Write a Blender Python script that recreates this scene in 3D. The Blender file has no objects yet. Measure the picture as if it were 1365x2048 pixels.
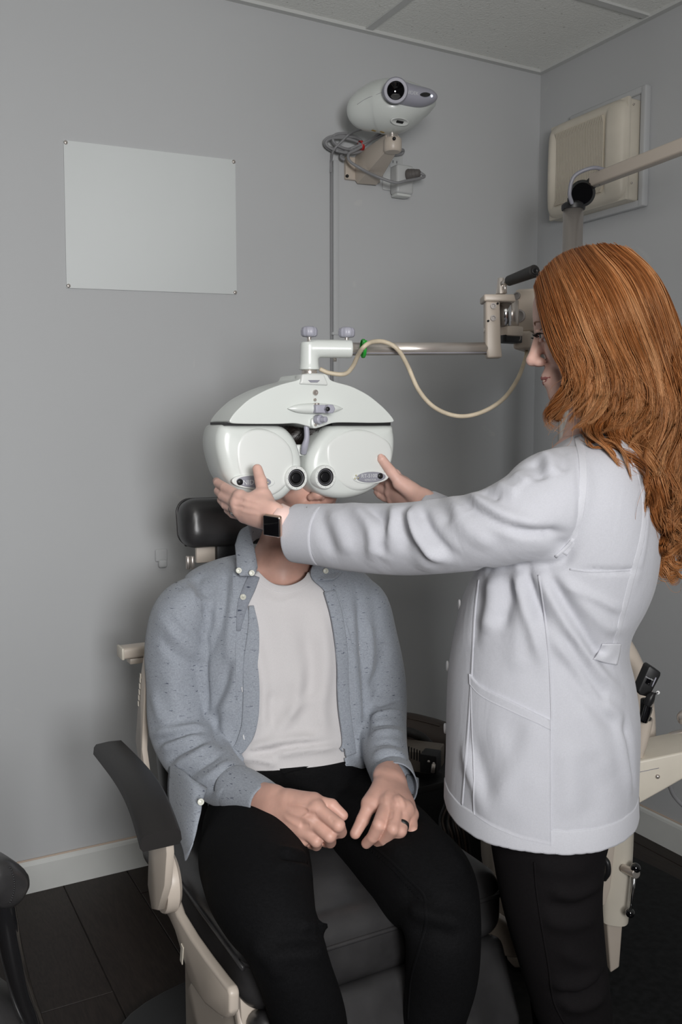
import bpy, bmesh, math, random
import numpy as np
from mathutils import Vector, Matrix, Quaternion
from mathutils.bvhtree import BVHTree

random.seed(7); RNG = np.random.default_rng(7)
scene = bpy.context.scene
COL = scene.collection

# ------------------------------------------------------------------ camera
F_PX = 1810.0; HC = 1.292
YAW = math.radians(28.6); PITCH = math.radians(5.49)
cam_d = bpy.data.cameras.new('camera')
cam = bpy.data.objects.new('camera', cam_d); COL.objects.link(cam)
cam.location = (0, 0, HC)
cam.rotation_euler = (math.pi/2 - PITCH, 0, -YAW)
cam_d.sensor_fit = 'VERTICAL'; cam_d.sensor_height = 36.0
cam_d.lens = F_PX*36.0/2048.0
cam_d.clip_start = 0.05
scene.camera = cam

# ------------------------------------------------------------------ world + light
world = bpy.data.worlds.new('world'); scene.world = world
world.use_nodes = True
world.node_tree.nodes['Background'].inputs[0].default_value = (0.8, 0.85, 0.9, 1)
world.node_tree.nodes['Background'].inputs[1].default_value = 0.1

def area_light(name, loc, target, size, power, color, size_y=None, spread=math.pi):
    l = bpy.data.lights.new(name, 'AREA'); l.energy = power; l.color = color
    l.shape = 'RECTANGLE' if size_y else 'SQUARE'; l.size = size
    if size_y: l.size_y = size_y
    l.spread = spread
    o = bpy.data.objects.new(name, l); COL.objects.link(o); o.location = loc
    o.rotation_euler = (Vector(target)-Vector(loc)).to_track_quat('-Z', 'Y').to_euler()
    return o
KEY = area_light('key_light', (0.01, -1.03, 1.42), (0.12, 2.0, 1.06), 0.46, 17.8, (0.985, 0.99, 1.0), spread=math.radians(108))
BOUNCE = area_light('bounce_light', (-0.1, -0.6, 1.70), (0.9, 1.0, 2.5), 0.5, 20, (1.0, 0.965, 0.925))

scene.view_settings.view_transform = 'Standard'
scene.view_settings.look = 'None'
scene.view_settings.gamma = 1
scene.view_settings.use_curve_mapping = False
scene.view_settings.exposure = 0.0

# ------------------------------------------------------------------ pixel / ray helpers
CY, SY = math.cos(YAW), math.sin(YAW); CP, SP = math.cos(PITCH), math.sin(PITCH)
RGT = np.array([CY, -SY, 0.0]); FWD = np.array([SY, CY, 0.0]); UP = np.array([0, 0, 1.0])
CAMP = np.array([0, 0, HC])
def ray(px, py):
    u = px-682.5; v = 1024.0-py
    Y = F_PX*CP+v*SP; Z = -F_PX*SP+v*CP
    return RGT*(u/Y)+FWD+UP*(Z/Y)
def P(px, py, d): return CAMP+ray(px, py)*d
def onY(px, py, y0): r = ray(px, py); return CAMP+r*(y0/r[1])
def onX(px, py, x0): r = ray(px, py); return CAMP+r*(x0/r[0])
def onZ(px, py, z0): r = ray(px, py); return CAMP+r*((z0-HC)/r[2])
def proj(V):
    V = np.asarray(V, float)-CAMP
    X = V@RGT; D = V@FWD; Z = V[..., 2]
    c = D*CP-Z*SP; up = D*SP+Z*CP
    return 682.5+F_PX*X/c, 1024-F_PX*up/c, D
def depth(p): return float((np.asarray(p)-CAMP)@FWD)
def nrm(v): v = np.asarray(v, float); return v/(np.linalg.norm(v)+1e-12)

# ------------------------------------------------------------------ materials
def mat(name, color, rough=0.5, metal=0.0, bump=None, var=None, spec=0.5, coat=0.0, emit=None, sheen=0.0, sss=0.0, sub_col=None):
    """bump=(scale,strength,distance) ; var=(scale,amount) mottles the colour."""
    m = bpy.data.materials.new(name); m.use_nodes = True
    nt = m.node_tree; b = nt.nodes['Principled BSDF']; L = nt.links
    b.inputs['Base Color'].default_value = (*color, 1); b.inputs['Roughness'].default_value = rough
    b.inputs['Metallic'].default_value = metal; b.inputs['Specular IOR Level'].default_value = spec
    b.inputs['Coat Weight'].default_value = coat
    if sheen: b.inputs['Sheen Weight'].default_value = sheen
    if sss:
        b.inputs['Subsurface Weight'].default_value = sss
        b.inputs['Subsurface Radius'].default_value = (0.010, 0.004, 0.002); b.inputs['Subsurface Scale'].default_value = 1.0
    if emit: b.inputs['Emission Color'].default_value = (*emit[0], 1); b.inputs['Emission Strength'].default_value = emit[1]
    tc = nt.nodes.new('ShaderNodeTexCoord')
    if var:
        n = nt.nodes.new('ShaderNodeTexNoise'); n.inputs['Scale'].default_value = var[0]; n.inputs['Detail'].default_value = 5
        L.new(tc.outputs['Object'], n.inputs['Vector'])
        r = nt.nodes.new('ShaderNodeValToRGB')
        a = var[1]
        c2 = var[2] if len(var) > 2 else tuple(min(1, c*(1+a)) for c in color)
        r.color_ramp.elements[0].position = 0.35; r.color_ramp.elements[1].position = 0.68
        r.color_ramp.elements[0].color = (*[c*(1-a) for c in color], 1); r.color_ramp.elements[1].color = (*c2, 1)
        L.new(n.outputs['Fac'], r.inputs['Fac']); L.new(r.outputs['Color'], b.inputs['Base Color'])
    if bump:
        n = nt.nodes.new('ShaderNodeTexNoise'); n.inputs['Scale'].default_value = bump[0]; n.inputs['Detail'].default_value = 6
        L.new(tc.outputs['Object'], n.inputs['Vector'])
        bp = nt.nodes.new('ShaderNodeBump'); bp.inputs['Strength'].default_value = bump[1]; bp.inputs['Distance'].default_value = bump[2]
        L.new(n.outputs['Fac'], bp.inputs['Height']); L.new(bp.outputs['Normal'], b.inputs['Normal'])
    return m

def fabric_mat(name, color, weave=900, strength=0.25, var=None, flecks=None, wrinkle=None, rough=0.85, sheen=0.15, spec=.25):
    m = bpy.data.materials.new(name); m.use_nodes = True
    nt = m.node_tree; b = nt.nodes['Principled BSDF']; L = nt.links; N = nt.nodes.new
    b.inputs['Roughness'].default_value = rough; b.inputs['Sheen Weight'].default_value = sheen
    b.inputs['Specular IOR Level'].default_value = spec
    tc = N('ShaderNodeTexCoord')
    def noise(scale, mp=(1, 1, 1), detail=4, dist=0.0):
        mpn = N('ShaderNodeMapping'); mpn.inputs['Scale'].default_value = mp
        L.new(tc.outputs['Object'], mpn.inputs['Vector'])
        n = N('ShaderNodeTexNoise'); n.inputs['Scale'].default_value = scale; n.inputs['Detail'].default_value = detail
        n.inputs['Distortion'].default_value = dist
        L.new(mpn.outputs['Vector'], n.inputs['Vector']); return n
    n1 = noise(weave, (1, 1, .25)); n2 = noise(weave, (.25, .25, 1))
    add = N('ShaderNodeMath'); add.operation = 'ADD'; L.new(n1.outputs['Fac'], add.inputs[0]); L.new(n2.outputs['Fac'], add.inputs[1])
    r = N('ShaderNodeValToRGB'); cr = r.color_ramp
    v = var or 0.08
    cr.elements[0].position = 0.40; cr.elements[1].position = 0.60
    cr.elements[0].color = (*[c*(1-v) for c in color], 1); cr.elements[1].color = (*[min(1, c*(1+v)) for c in color], 1)
    half = N('ShaderNodeMath'); half.operation = 'MULTIPLY'; half.inputs[1].default_value = 0.5
    L.new(add.outputs[0], half.inputs[0]); L.new(half.outputs[0], r.inputs['Fac'])
    out = r.outputs['Color']
    if flecks:
        fs, fcol, thr, mp = flecks
        fn = noise(fs, mp, 2); rr = N('ShaderNodeValToRGB'); rr.color_ramp.elements[0].position = thr; rr.color_ramp.elements[1].position = thr+0.03
        rr.color_ramp.elements[0].color = (0, 0, 0, 1); rr.color_ramp.elements[1].color = (1, 1, 1, 1)
        L.new(fn.outputs['Fac'], rr.inputs['Fac'])
        mx = N('ShaderNodeMix'); mx.data_type = 'RGBA'; L.new(rr.outputs['Color'], mx.inputs['Factor'])
        L.new(out, mx.inputs['A']); mx.inputs['B'].default_value = (*fcol, 1); out = mx.outputs['Result']
    L.new(out, b.inputs['Base Color'])
    bp = N('ShaderNodeBump'); bp.inputs['Strength'].default_value = strength; bp.inputs['Distance'].default_value = 0.0008
    L.new(add.outputs[0], bp.inputs['Height'])
    if wrinkle:
        ws, wst, mp = wrinkle
        wn = noise(ws, mp, 3, 0.6); b2 = N('ShaderNodeBump'); b2.inputs['Strength'].default_value = wst; b2.inputs['Distance'].default_value = 0.01
        L.new(wn.outputs['Fac'], b2.inputs['Height']); L.new(b2.outputs['Normal'], bp.inputs['Normal'])
    L.new(bp.outputs['Normal'], b.inputs['Normal'])
    return m

# ------------------------------------------------------------------ object helpers
def tag(o, label=None, cat=None, group=None, kind=None):
    if label: o['label'] = label
    if cat: o['category'] = cat
    if group: o['group'] = group
    if kind: o['kind'] = kind
    return o
def thing(name, label, cat, loc, group=None):
    o = bpy.data.objects.new(name, None); COL.objects.link(o); o.location = Vector([float(c) for c in loc])
    o.empty_display_size = 0.05
    return tag(o, label, cat, group)
def absloc(o):
    v = np.zeros(3)
    while o is not None:
        v += np.array(o.location); o = o.parent
    return v
def mk(name, geo, m, parent=None, smooth=True, label=None, auto=None, kind=None):
    """geo=(verts, faces) in world space"""
    Vt, Fc = geo
    Vt = np.asarray(Vt, float)
    if parent is None:
        off = np.array([(Vt[:, 0].min()+Vt[:, 0].max())/2, (Vt[:, 1].min()+Vt[:, 1].max())/2, Vt[:, 2].min()])
    else: off = absloc(parent)
    me = bpy.data.meshes.new(name)
    me.from_pydata((Vt-off).tolist(), [], [tuple(int(i) for i in f) for f in Fc]) if not isinstance(Fc, np.ndarray) else _np_mesh(me, Vt-off, Fc)
    me.validate(); me.update()
    if smooth: me.shade_smooth()
    if auto: me.set_sharp_from_angle(angle=math.radians(auto))
    me.materials.append(m)
    o = bpy.data.objects.new(name, me); COL.objects.link(o)
    if parent is None: o.location = Vector(off.tolist())
    else: o.parent = parent
    if label: o['label'] = label
    if kind: o['kind'] = kind
    return o
def _np_mesh(me, Vt, Fc):
    n = len(Fc); k = Fc.shape[1]
    me.vertices.add(len(Vt)); me.vertices.foreach_set('co', np.ascontiguousarray(Vt, np.float32).ravel())
    me.loops.add(n*k); me.loops.foreach_set('vertex_index', np.ascontiguousarray(Fc, np.int32).ravel())
    me.polygons.add(n); me.polygons.foreach_set('loop_start', np.arange(0, n*k, k, dtype=np.int32))
    me.update(calc_edges=True)
def join(*geos):
    Vs, Fs, k = [], [], 0
    for v, f in geos:
        v = np.asarray(v, float); Vs.append(v); Fs += [tuple(int(i)+k for i in q) for q in f]; k += len(v)
    return np.vstack(Vs), Fs
def xf(geo, M):
    v = np.asarray(geo[0], float); M = np.array(M)
    return v@M[:3, :3].T+M[:3, 3], geo[1]
def frame(o, x, y, z):
    M = np.eye(4); M[:3, 0] = x; M[:3, 1] = y; M[:3, 2] = z; M[:3, 3] = o; return M
def look_frame(o, axis, up=(0, 0, 1)):
    """local z -> axis"""
    z = nrm(axis); up = np.asarray(up, float)
    if abs(z@up) > 0.98: up = np.array([0, 1.0, 0])
    x = nrm(np.cross(up, z)); y = np.cross(z, x); return frame(o, x, y, z)
def bm_geo(bm):
    bm.verts.ensure_lookup_table()
    g = (np.array([v.co[:] for v in bm.verts]), [tuple(v.index for v in f.verts) for f in bm.faces]); bm.free(); return g
def rbox(c, s, r=0.003, seg=2, M=None):
    bm = bmesh.new(); bmesh.ops.create_cube(bm, size=1)
    for v in bm.verts: v.co = Vector((v.co.x*s[0], v.co.y*s[1], v.co.z*s[2]))
    r = min(r, min(s)*0.49)
    if r > 0: bmesh.ops.bevel(bm, geom=bm.edges[:], offset=r, segments=seg, profile=0.5, affect='EDGES', clamp_overlap=True)
    g = bm_geo(bm)
    if M is not None: g = xf(g, M)
    return g[0]+np.asarray(c, float), g[1]
def cyl(a, b, ra, rb=None, n=24, bev=0.0):
    a = np.asarray(a, float); b = np.asarray(b, float); rb = ra if rb is None else rb
    L = np.linalg.norm(b-a); bv = min(bev, L*0.4, ra*0.6, rb*0.6 if rb > 0 else 1)
    prof = [(ra-bv, 0), (ra, bv), (rb, L-bv), (rb-bv, L)] if bv > 0 else [(ra, 0), (rb, L)]
    return lathe(prof, look_frame(a, b-a), n)
def lathe(prof, M, n=32, caps=True):
    V, Fc = [], []
    for r, z in prof:
        for i in range(n):
            t = 2*math.pi*i/n; V.append((r*math.cos(t), r*math.sin(t), z))
    for j in range(len(prof)-1):
        for i in range(n): Fc.append((j*n+i, j*n+(i+1) % n, (j+1)*n+(i+1) % n, (j+1)*n+i))
    if caps: Fc.append(tuple(range(n-1, -1, -1))); k = (len(prof)-1)*n; Fc.append(tuple(range(k, k+n)))
    return xf((np.array(V), Fc), M)
def sphere(c, r, n=16, M=None):
    r = (r, r, r) if np.isscalar(r) else r
    prof = [(math.sin(math.pi*j/n), -math.cos(math.pi*j/n)) for j in range(n+1)]
    prof[0] = (1e-4, -1); prof[-1] = (1e-4, 1)
    g = lathe(prof, np.eye(4), 2*n); v = g[0]*np.array(r)
    if M is not None: v = v@np.array(M)[:3, :3].T
    return v+np.asarray(c, float), g[1]
def catmull(K, n):
    K = np.asarray(K, float); m = len(K)
    Kp = np.vstack([2*K[0]-K[1], K, 2*K[-1]-K[-2]])
    seg = np.linalg.norm(np.diff(K[:, :3], axis=0), axis=1)**0.5+1e-9
    u = np.concatenate([[0], np.cumsum(seg)]); u /= u[-1]
    out = []
    for t in np.linspace(0, 1, n):
        i = min(np.searchsorted(u, t, side='right')-1, m-2); s = (t-u[i])/(u[i+1]-u[i])
        p0, p1, p2, p3 = Kp[i], Kp[i+1], Kp[i+2], Kp[i+3]
        out.append(0.5*((2*p1)+(-p0+p2)*s+(2*p0-5*p1+4*p2-p3)*s*s+(-p0+3*p1-3*p2+p3)*s**3))
    return np.array(out)
def rings_geo(R, cap=True, closed=True):
    R = np.asarray(R, float); m, n, _ = R.shape; V = R.reshape(-1, 3); Fc = []
    for j in range(m-1):
        for i in range(n if closed else n-1):
            Fc.append((j*n+i, j*n+(i+1) % n, (j+1)*n+(i+1) % n, (j+1)*n+i))
    if cap and closed: Fc.append(tuple(range(n-1, -1, -1))); k = (m-1)*n; Fc.append(tuple(range(k, k+n)))
    return V, Fc
def tube(pts, r, n=10, m=None, spline=True, cap=True):
    pts = np.asarray(pts, float); r = np.ones(len(pts))*r if np.isscalar(r) else np.asarray(r, float)
    K = np.hstack([pts, r[:, None]])
    if spline: K = catmull(K, m or max(8, 8*(len(pts)-1)))
    C, rr = K[:, :3], K[:, 3]
    T = np.gradient(C, axis=0); T /= np.linalg.norm(T, axis=1)[:, None]+1e-12
    up = np.array([0, 0, 1.0]) if abs(T[0][2]) < 0.9 else np.array([1.0, 0, 0])
    x = nrm(np.cross(up, T[0])); R = []
    a = np.linspace(0, 2*np.pi, n, endpoint=False)
    for c, t, q in zip(C, T, rr):
        x = nrm(x-t*(x@t)); y = np.cross(t, x)
        R.append(c+q*(np.cos(a)[:, None]*x+np.sin(a)[:, None]*y))
    return rings_geo(R, cap)
def sweep(keys, m=40, n=48, capr=0.35, power=2.0, dome=True):
    """keys: (px,py,d,half_width_px,half_depth_m). Elliptical sections, width measured across the path."""
    K = []
    for px, py, d, hw, hd in keys: K.append([*P(px, py, d), hw*d/F_PX, hd])
    K = catmull(K, m); C = K[:, :3]; T = np.gradient(C, axis=0); T /= np.linalg.norm(T, axis=1)[:, None]
    a = np.linspace(0, 2*np.pi, n, endpoint=False); R = []
    ca = np.sign(np.cos(a))*np.abs(np.cos(a))**(2/power); sa = np.sign(np.sin(a))*np.abs(np.sin(a))**(2/power)
    def ringat(c, t, w, h):
        D = nrm(c-CAMP); s = nrm(np.cross(t, D)); q = nrm(np.cross(s, t))
        return c+ca[:, None]*s*w+sa[:, None]*q*h
    for i in range(m): R.append(ringat(C[i], T[i], max(K[i, 3], 1e-3), max(K[i, 4], 1e-3)))
    if dome:
        e0, e1 = [], []
        for k in range(1, 5):
            f = math.cos(k/4*math.pi/2*0.96); g = math.sin(k/4*math.pi/2)*capr
            e0.append(ringat(C[0]-T[0]*K[0, 3]*g, T[0], K[0, 3]*f, K[0, 4]*f)); e1.append(ringat(C[-1]+T[-1]*K[-1, 3]*g, T[-1], K[-1, 3]*f, K[-1, 4]*f))
        R = e0[::-1]+R+e1
    return rings_geo(R)
def prism(pts, n, t, bev=0.002, seg=2):
    """planar 3D polygon pts extruded by t along n, bevelled"""
    n = nrm(n); bm = bmesh.new()
    vs = [bm.verts.new(Vector(np.asarray(p, float).tolist())) for p in pts]; f = bm.faces.new(vs)
    r = bmesh.ops.extrude_face_region(bm, geom=[f])
    for v in [g for g in r['geom'] if isinstance(g, bmesh.types.BMVert)]: v.co += Vector((n*t).tolist())
    bmesh.ops.recalc_face_normals(bm, faces=bm.faces[:])
    if bev > 0:
        ed = [e for e in bm.edges if len(e.link_faces) == 2 and e.calc_face_angle(0) > 0.6]
        bmesh.ops.bevel(bm, geom=ed, offset=bev, segments=seg, profile=0.5, affect='EDGES', clamp_overlap=True)
    return bm_geo(bm)
def smooth_poly(pts, n=64):
    K = np.asarray(pts, float); m = len(K); out = []
    for i in range(m):
        p0, p1, p2, p3 = K[i-1], K[i], K[(i+1) % m], K[(i+2) % m]; k = max(2, n//m)
        for s in np.linspace(0, 1, k, endpoint=False):
            out.append(0.5*((2*p1)+(-p0+p2)*s+(2*p0-5*p1+4*p2-p3)*s*s+(-p0+3*p1-3*p2+p3)*s**3))
    return np.array(out)
def inset(O, r):
    """inset closed 2D outline (n,2) by r using vertex normals"""
    T = np.roll(O, -1, 0)-np.roll(O, 1, 0); T /= np.linalg.norm(T, axis=1)[:, None]+1e-12
    N = np.stack([-T[:, 1], T[:, 0]], 1); c = O.mean(0)
    if np.sum((c-O)*N) < 0: N = -N
    return O+N*r
def pillow(O, to3d, t, r=0.006, back_r=0.003, dome=0.0, segs=5, scaled=False):
    Rm = np.linalg.norm(O-O.mean(0), axis=1).mean(); inset = (lambda o, q: o.mean(0)+(o-o.mean(0))*(1-q/Rm)) if scaled else globals()['inset']
    """O outline (n,2); to3d(uv, h) maps to world with h = height above base. thickness t, rounded front edge r, doming."""
    R = []
    for k in range(3): a = k/2*math.pi/2; R.append((inset(O, back_r*(1-math.sin(a))), back_r*(1-math.cos(a))))
    for k in range(segs+1):
        a = k/segs*math.pi/2; R.append((inset(O, r*(1-math.cos(a))), t-r+r*math.sin(a)))
    base = inset(O, r); c = base.mean(0)
    for k in range(1, 7):
        s = k/7; R.append((c+(base-c)*(1-s), t+dome*(1-(1-s)**2)))
    R.append((c+(base-c)*0.001, t+dome))
    rings = [np.array([to3d(p, h) for p in o]) for o, h in R]
    return rings_geo(rings)

# ------------------------------------------------------------------ SDF engine
class Field:
    def __init__(s, lo, hi, h):
        s.lo = np.asarray(lo, float); s.h = h; s.n = (np.ceil((np.asarray(hi)-s.lo)/h)).astype(int)+1
        s.F = np.full(s.n, 0.05, np.float32)
    def blk(s, lo, hi):
        a = np.clip(np.floor((lo-s.lo)/s.h).astype(int), 0, s.n-1); b = np.clip(np.ceil((hi-s.lo)/s.h).astype(int)+1, 1, s.n)
        if np.any(b <= a): return None
        g = [s.lo[i]+s.h*np.arange(a[i], b[i]) for i in range(3)]
        X, Y, Z = np.meshgrid(*g, indexing='ij', sparse=True)
        return tuple(slice(a[i], b[i]) for i in range(3)), X, Y, Z
    def mix(s, sl, d, k, sub=False):
        A = s.F[sl]
        if sub:
            hh = np.maximum(k-np.abs(A+d), 0)/k; s.F[sl] = np.maximum(A, -d)+hh*hh*k*0.25
        else:
            hh = np.maximum(k-np.abs(A-d), 0)/k; s.F[sl] = np.minimum(A, d)-hh*hh*k*0.25
    def cone(s, a, b, ra, rb=None, k=0.01, n=None, sc=1.0, sub=False):
        a = np.asarray(a, float); b = np.asarray(b, float); rb = ra if rb is None else rb
        R = max(ra, rb)*max(1, sc)+k+0.02 if not sub else max(ra, rb)+k+.004
        q = s.blk(np.minimum(a, b)-R, np.maximum(a, b)+R)
        if q is None: return
        sl, X, Y, Z = q; ba = b-a; L = ba@ba+1e-12
        t = np.clip(((X-a[0])*ba[0]+(Y-a[1])*ba[1]+(Z-a[2])*ba[2])/L, 0, 1)
        qx = X-a[0]-t*ba[0]; qy = Y-a[1]-t*ba[1]; qz = Z-a[2]-t*ba[2]
        q2 = qx*qx+qy*qy+qz*qz
        if n is not None:
            n = nrm(n); c = qx*n[0]+qy*n[1]+qz*n[2]; q2 = q2-c*c+(c/sc)**2
        d = (np.sqrt(np.maximum(q2, 0))-(ra+(rb-ra)*t))
        if n is not None and sc < 1: d = d*(sc*0.5+0.5)
        s.mix(sl, d.astype(np.float32), k, sub)
    def ell(s, c, r, M=None, k=0.01, sub=False):
        c = np.asarray(c, float); r = np.asarray(r, float)*np.ones(3); R = r.max()+k+0.02
        q = s.blk(c-R, c+R)
        if q is None: return
        sl, X, Y, Z = q; X = X-c[0]; Y = Y-c[1]; Z = Z-c[2]
        if M is not None:
            M = np.asarray(M)[:3, :3]
            X, Y, Z = (M[0, 0]*X+M[1, 0]*Y+M[2, 0]*Z, M[0, 1]*X+M[1, 1]*Y+M[2, 1]*Z, M[0, 2]*X+M[1, 2]*Y+M[2, 2]*Z)
        k0 = np.sqrt((X/r[0])**2+(Y/r[1])**2+(Z/r[2])**2); k1 = np.sqrt((X/r[0]**2)**2+(Y/r[1]**2)**2+(Z/r[2]**2)**2)
        d = k0*(k0-1)/(k1+1e-9)
        s.mix(sl, d.astype(np.float32), k, sub)
    def mesh(s, smooth=2):
        F = s.F; F[0] = F[-1] = 0.05; F[:, 0] = F[:, -1] = 0.05; F[:, :, 0] = F[:, :, -1] = 0.05
        I = F < 0; n = I.shape
        cnt = np.zeros((n[0]-1, n[1]-1, n[2]-1), np.int8)
        for a in (0, 1):
            for b in (0, 1):
                for c in (0, 1): cnt += I[a:n[0]-1+a, b:n[1]-1+b, c:n[2]-1+c]
        act = (cnt > 0) & (cnt < 8); idx = np.argwhere(act); ids = np.full(act.shape, -1, np.int32); ids[act] = np.arange(len(idx))
        co = [(a, b, c) for a in (0, 1) for b in (0, 1) for c in (0, 1)]
        val = np.stack([F[idx[:, 0]+a, idx[:, 1]+b, idx[:, 2]+c] for a, b, c in co], 1)
        acc = np.zeros((len(idx), 3)); w = np.zeros(len(idx))
        for i in range(8):
            for j in range(i+1, 8):
                d = np.abs(np.array(co[i])-np.array(co[j]))
                if d.sum() != 1: continue
                fa, fb = val[:, i], val[:, j]; mk_ = (fa < 0) != (fb < 0); t = np.where(mk_, fa/(fa-fb+1e-20), 0)
                p = np.array(co[i])[None]+t[:, None]*(np.array(co[j])-np.array(co[i]))[None]
                acc += p*mk_[:, None]; w += mk_
        V = (idx+acc/w[:, None])*s.h+s.lo; Q = []
        for ax in range(3):
            o1, o2 = [(1, 2), (2, 0), (0, 1)][ax]
            A = np.take(I, range(0, n[ax]-1), ax); B = np.take(I, range(1, n[ax]), ax); ch = np.argwhere(A != B)
            ch = ch[(ch[:, o1] > 0) & (ch[:, o2] > 0)]
            if not len(ch): continue
            up = A[ch[:, 0], ch[:, 1], ch[:, 2]]
            def cid(d1, d2):
                c = ch.copy(); c[:, o1] -= d1; c[:, o2] -= d2; return ids[c[:, 0], c[:, 1], c[:, 2]]
            q = np.stack([cid(1, 1), cid(0, 1), cid(0, 0), cid(1, 0)], 1)
            q[~up] = q[~up][:, ::-1]; Q.append(q)
        Q = np.vstack(Q); Q = Q[(Q >= 0).all(1)]
        for _ in range(smooth): V = lap(V, Q, 0.5)
        return V, Q
def quads(Fc):
    if isinstance(Fc, np.ndarray): return Fc
    return np.array([f if len(f) == 4 else (*f, f[-1])[:4] for f in Fc if len(f) in (3, 4)], np.int64)
def lap(V, Q, lam=0.5):
    acc = np.zeros_like(V); w = np.zeros(len(V))
    k = Q.shape[1]
    for a in range(k):
        i, j = Q[:, a], Q[:, (a+1) % k]
        for d in range(3): acc[:, d] += np.bincount(i, V[j, d], len(V))+np.bincount(j, V[i, d], len(V))
        w += np.bincount(i, minlength=len(V))+np.bincount(j, minlength=len(V))
    ok = w > 0; out = V.copy(); out[ok] = V[ok]*(1-lam)+lam*acc[ok]/w[ok][:, None]; return out
def vnormals(V, Q):
    e1 = V[Q[:, 2]]-V[Q[:, 0]]; e2 = V[Q[:, -1]]-V[Q[:, 1]]; N = np.cross(e1, e2); out = np.zeros_like(V)
    for a in range(Q.shape[1]):
        for d in range(3): out[:, d] += np.bincount(Q[:, a], N[:, d], len(V))
    return out/(np.linalg.norm(out, axis=1)[:, None]+1e-12)
def remesh(geos, vox, smooth=4):
    g = join(*geos); me = bpy.data.meshes.new('tmp'); me.from_pydata(g[0].tolist(), [], g[1]); me.update()
    bm = bmesh.new(); bm.from_mesh(me); bmesh.ops.recalc_face_normals(bm, faces=bm.faces[:]); bm.to_mesh(me); bm.free()
    o = bpy.data.objects.new('tmp', me); COL.objects.link(o)
    md = o.modifiers.new('r', 'REMESH'); md.mode = 'VOXEL'; md.voxel_size = vox
    dg = bpy.context.evaluated_depsgraph_get(); ev = o.evaluated_get(dg); m2 = ev.to_mesh()
    n = len(m2.vertices); V = np.empty(n*3, np.float32); m2.vertices.foreach_get('co', V); V = V.reshape(-1, 3).astype(float)
    Q = []
    for p in m2.polygons:
        q = tuple(p.vertices); Q.append(q if len(q) == 4 else (*q, q[-1]))
    ev.to_mesh_clear(); bpy.data.objects.remove(o); bpy.data.meshes.remove(me)
    Q = np.array(Q)
    for _ in range(smooth): V = lap(V, Q, 0.5)
    return V, Q
class Skin_:
    """ray-castable surface used to lay folds, seams and trims ON a garment"""
    def __init__(s, geo):
        V, Q = geo; s.b = BVHTree.FromPolygons([tuple(v) for v in V.tolist()], [tuple(dict.fromkeys(int(i) for i in f)) for f in Q])
    def hit(s, px, py):
        r = nrm(ray(px, py)); l, n, i, d = s.b.ray_cast(Vector(CAMP.tolist()), Vector(r.tolist()))
        if l is None: return None
        n = np.array(n); n = n if n@r < 0 else -n
        return np.array(l), n
    def near(s, p):
        l, n, i, d = s.b.find_nearest(Vector(np.asarray(p).tolist())); return np.array(l), np.array(n), d
    def line(s, pts, step=6):
        pts = np.asarray(pts, float)
        seg = np.linalg.norm(np.diff(pts, axis=0), axis=1).sum(); K = catmull(np.hstack([pts, np.zeros((len(pts), 1))]), max(4, int(seg/step)))
        out = [s.hit(p[0], p[1]) for p in K]; out = [o for o in out if o is not None]
        return out
def folds(geo, S, defs):
    """defs: (pixel polyline, width_m, height_m). Gaussian ridge (+) or valley (-) along the line, tapering at both ends."""
    V, Q = geo; N = vnormals(V, Q); disp = np.zeros(len(V))
    for pts, w, h in defs:
        L = S.line(pts, 8)
        if len(L) < 2: continue
        A = np.array([l[0] for l in L]); m = len(A)
        lo, hi = A.min(0)-3*w, A.max(0)+3*w; sel = np.where(((V > lo) & (V < hi)).all(1))[0]
        if not len(sel): continue
        p = V[sel]; best = np.full(len(sel), 1e9); tt = np.zeros(len(sel))
        for i in range(m-1):
            a, b = A[i], A[i+1]; ba = b-a
            if np.linalg.norm(ba) > 0.08: continue
            t = np.clip((p-a)@ba/(ba@ba+1e-12), 0, 1); d = np.linalg.norm(p-a-t[:, None]*ba, axis=1)
            u = d < best; best[u] = d[u]; tt[u] = (i+t[u])/(m-1)
        taper = np.clip(np.sin(np.pi*np.clip(tt*0.94+0.03, 0, 1))*1.6, 0, 1)
        disp[sel] += h*np.exp(-(best/w)**2)*taper
    return V+N*disp[:, None], Q
def ripple(V, N, amp, k, seed=0, dirs=None):
    r = np.random.default_rng(seed); d = np.zeros(len(V))
    for i in range(6):
        kv = r.normal(size=3); kv = nrm(kv)*k*r.uniform(0.6, 1.6)
        if dirs is not None: kv = kv*np.asarray(dirs)
        kw = nrm(r.normal(size=3))*k*0.4
        d += np.sin(V@kv+2.2*np.sin(V@kw+r.uniform(0, 6))+r.uniform(0, 6))/6
    return V+N*(amp*d)[:, None]
def strip(S, pts, w, h=0.0015, step=5, lift=0.0, n=4):
    """raised flat band following a pixel polyline over surface S, w metres wide"""
    L = S.line(pts, step)
    C = np.array([l[0] for l in L]); N = np.array([l[1] for l in L])
    for _ in range(2):
        C[1:-1] = (C[:-2]+2*C[1:-1]+C[2:])/4; N[1:-1] = (N[:-2]+2*N[1:-1]+N[2:])/4
    T = np.gradient(C, axis=0); R = []
    ww = np.ones(len(C))*w if np.isscalar(w) else np.interp(np.linspace(0, 1, len(C)), np.linspace(0, 1, len(w)), w)
    for c, nn, t, q in zip(C, N, T, ww):
        nn = nrm(nn); s = nrm(np.cross(t, nn))
        R.append([c-s*q/2-nn*0.004, c-s*q/2+nn*(h*0.7+lift), c-s*q*0.42+nn*(h+lift), c+s*q*0.42+nn*(h+lift), c+s*q/2+nn*(h*0.7+lift), c+s*q/2-nn*0.004])
    return rings_geo(R)
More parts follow.
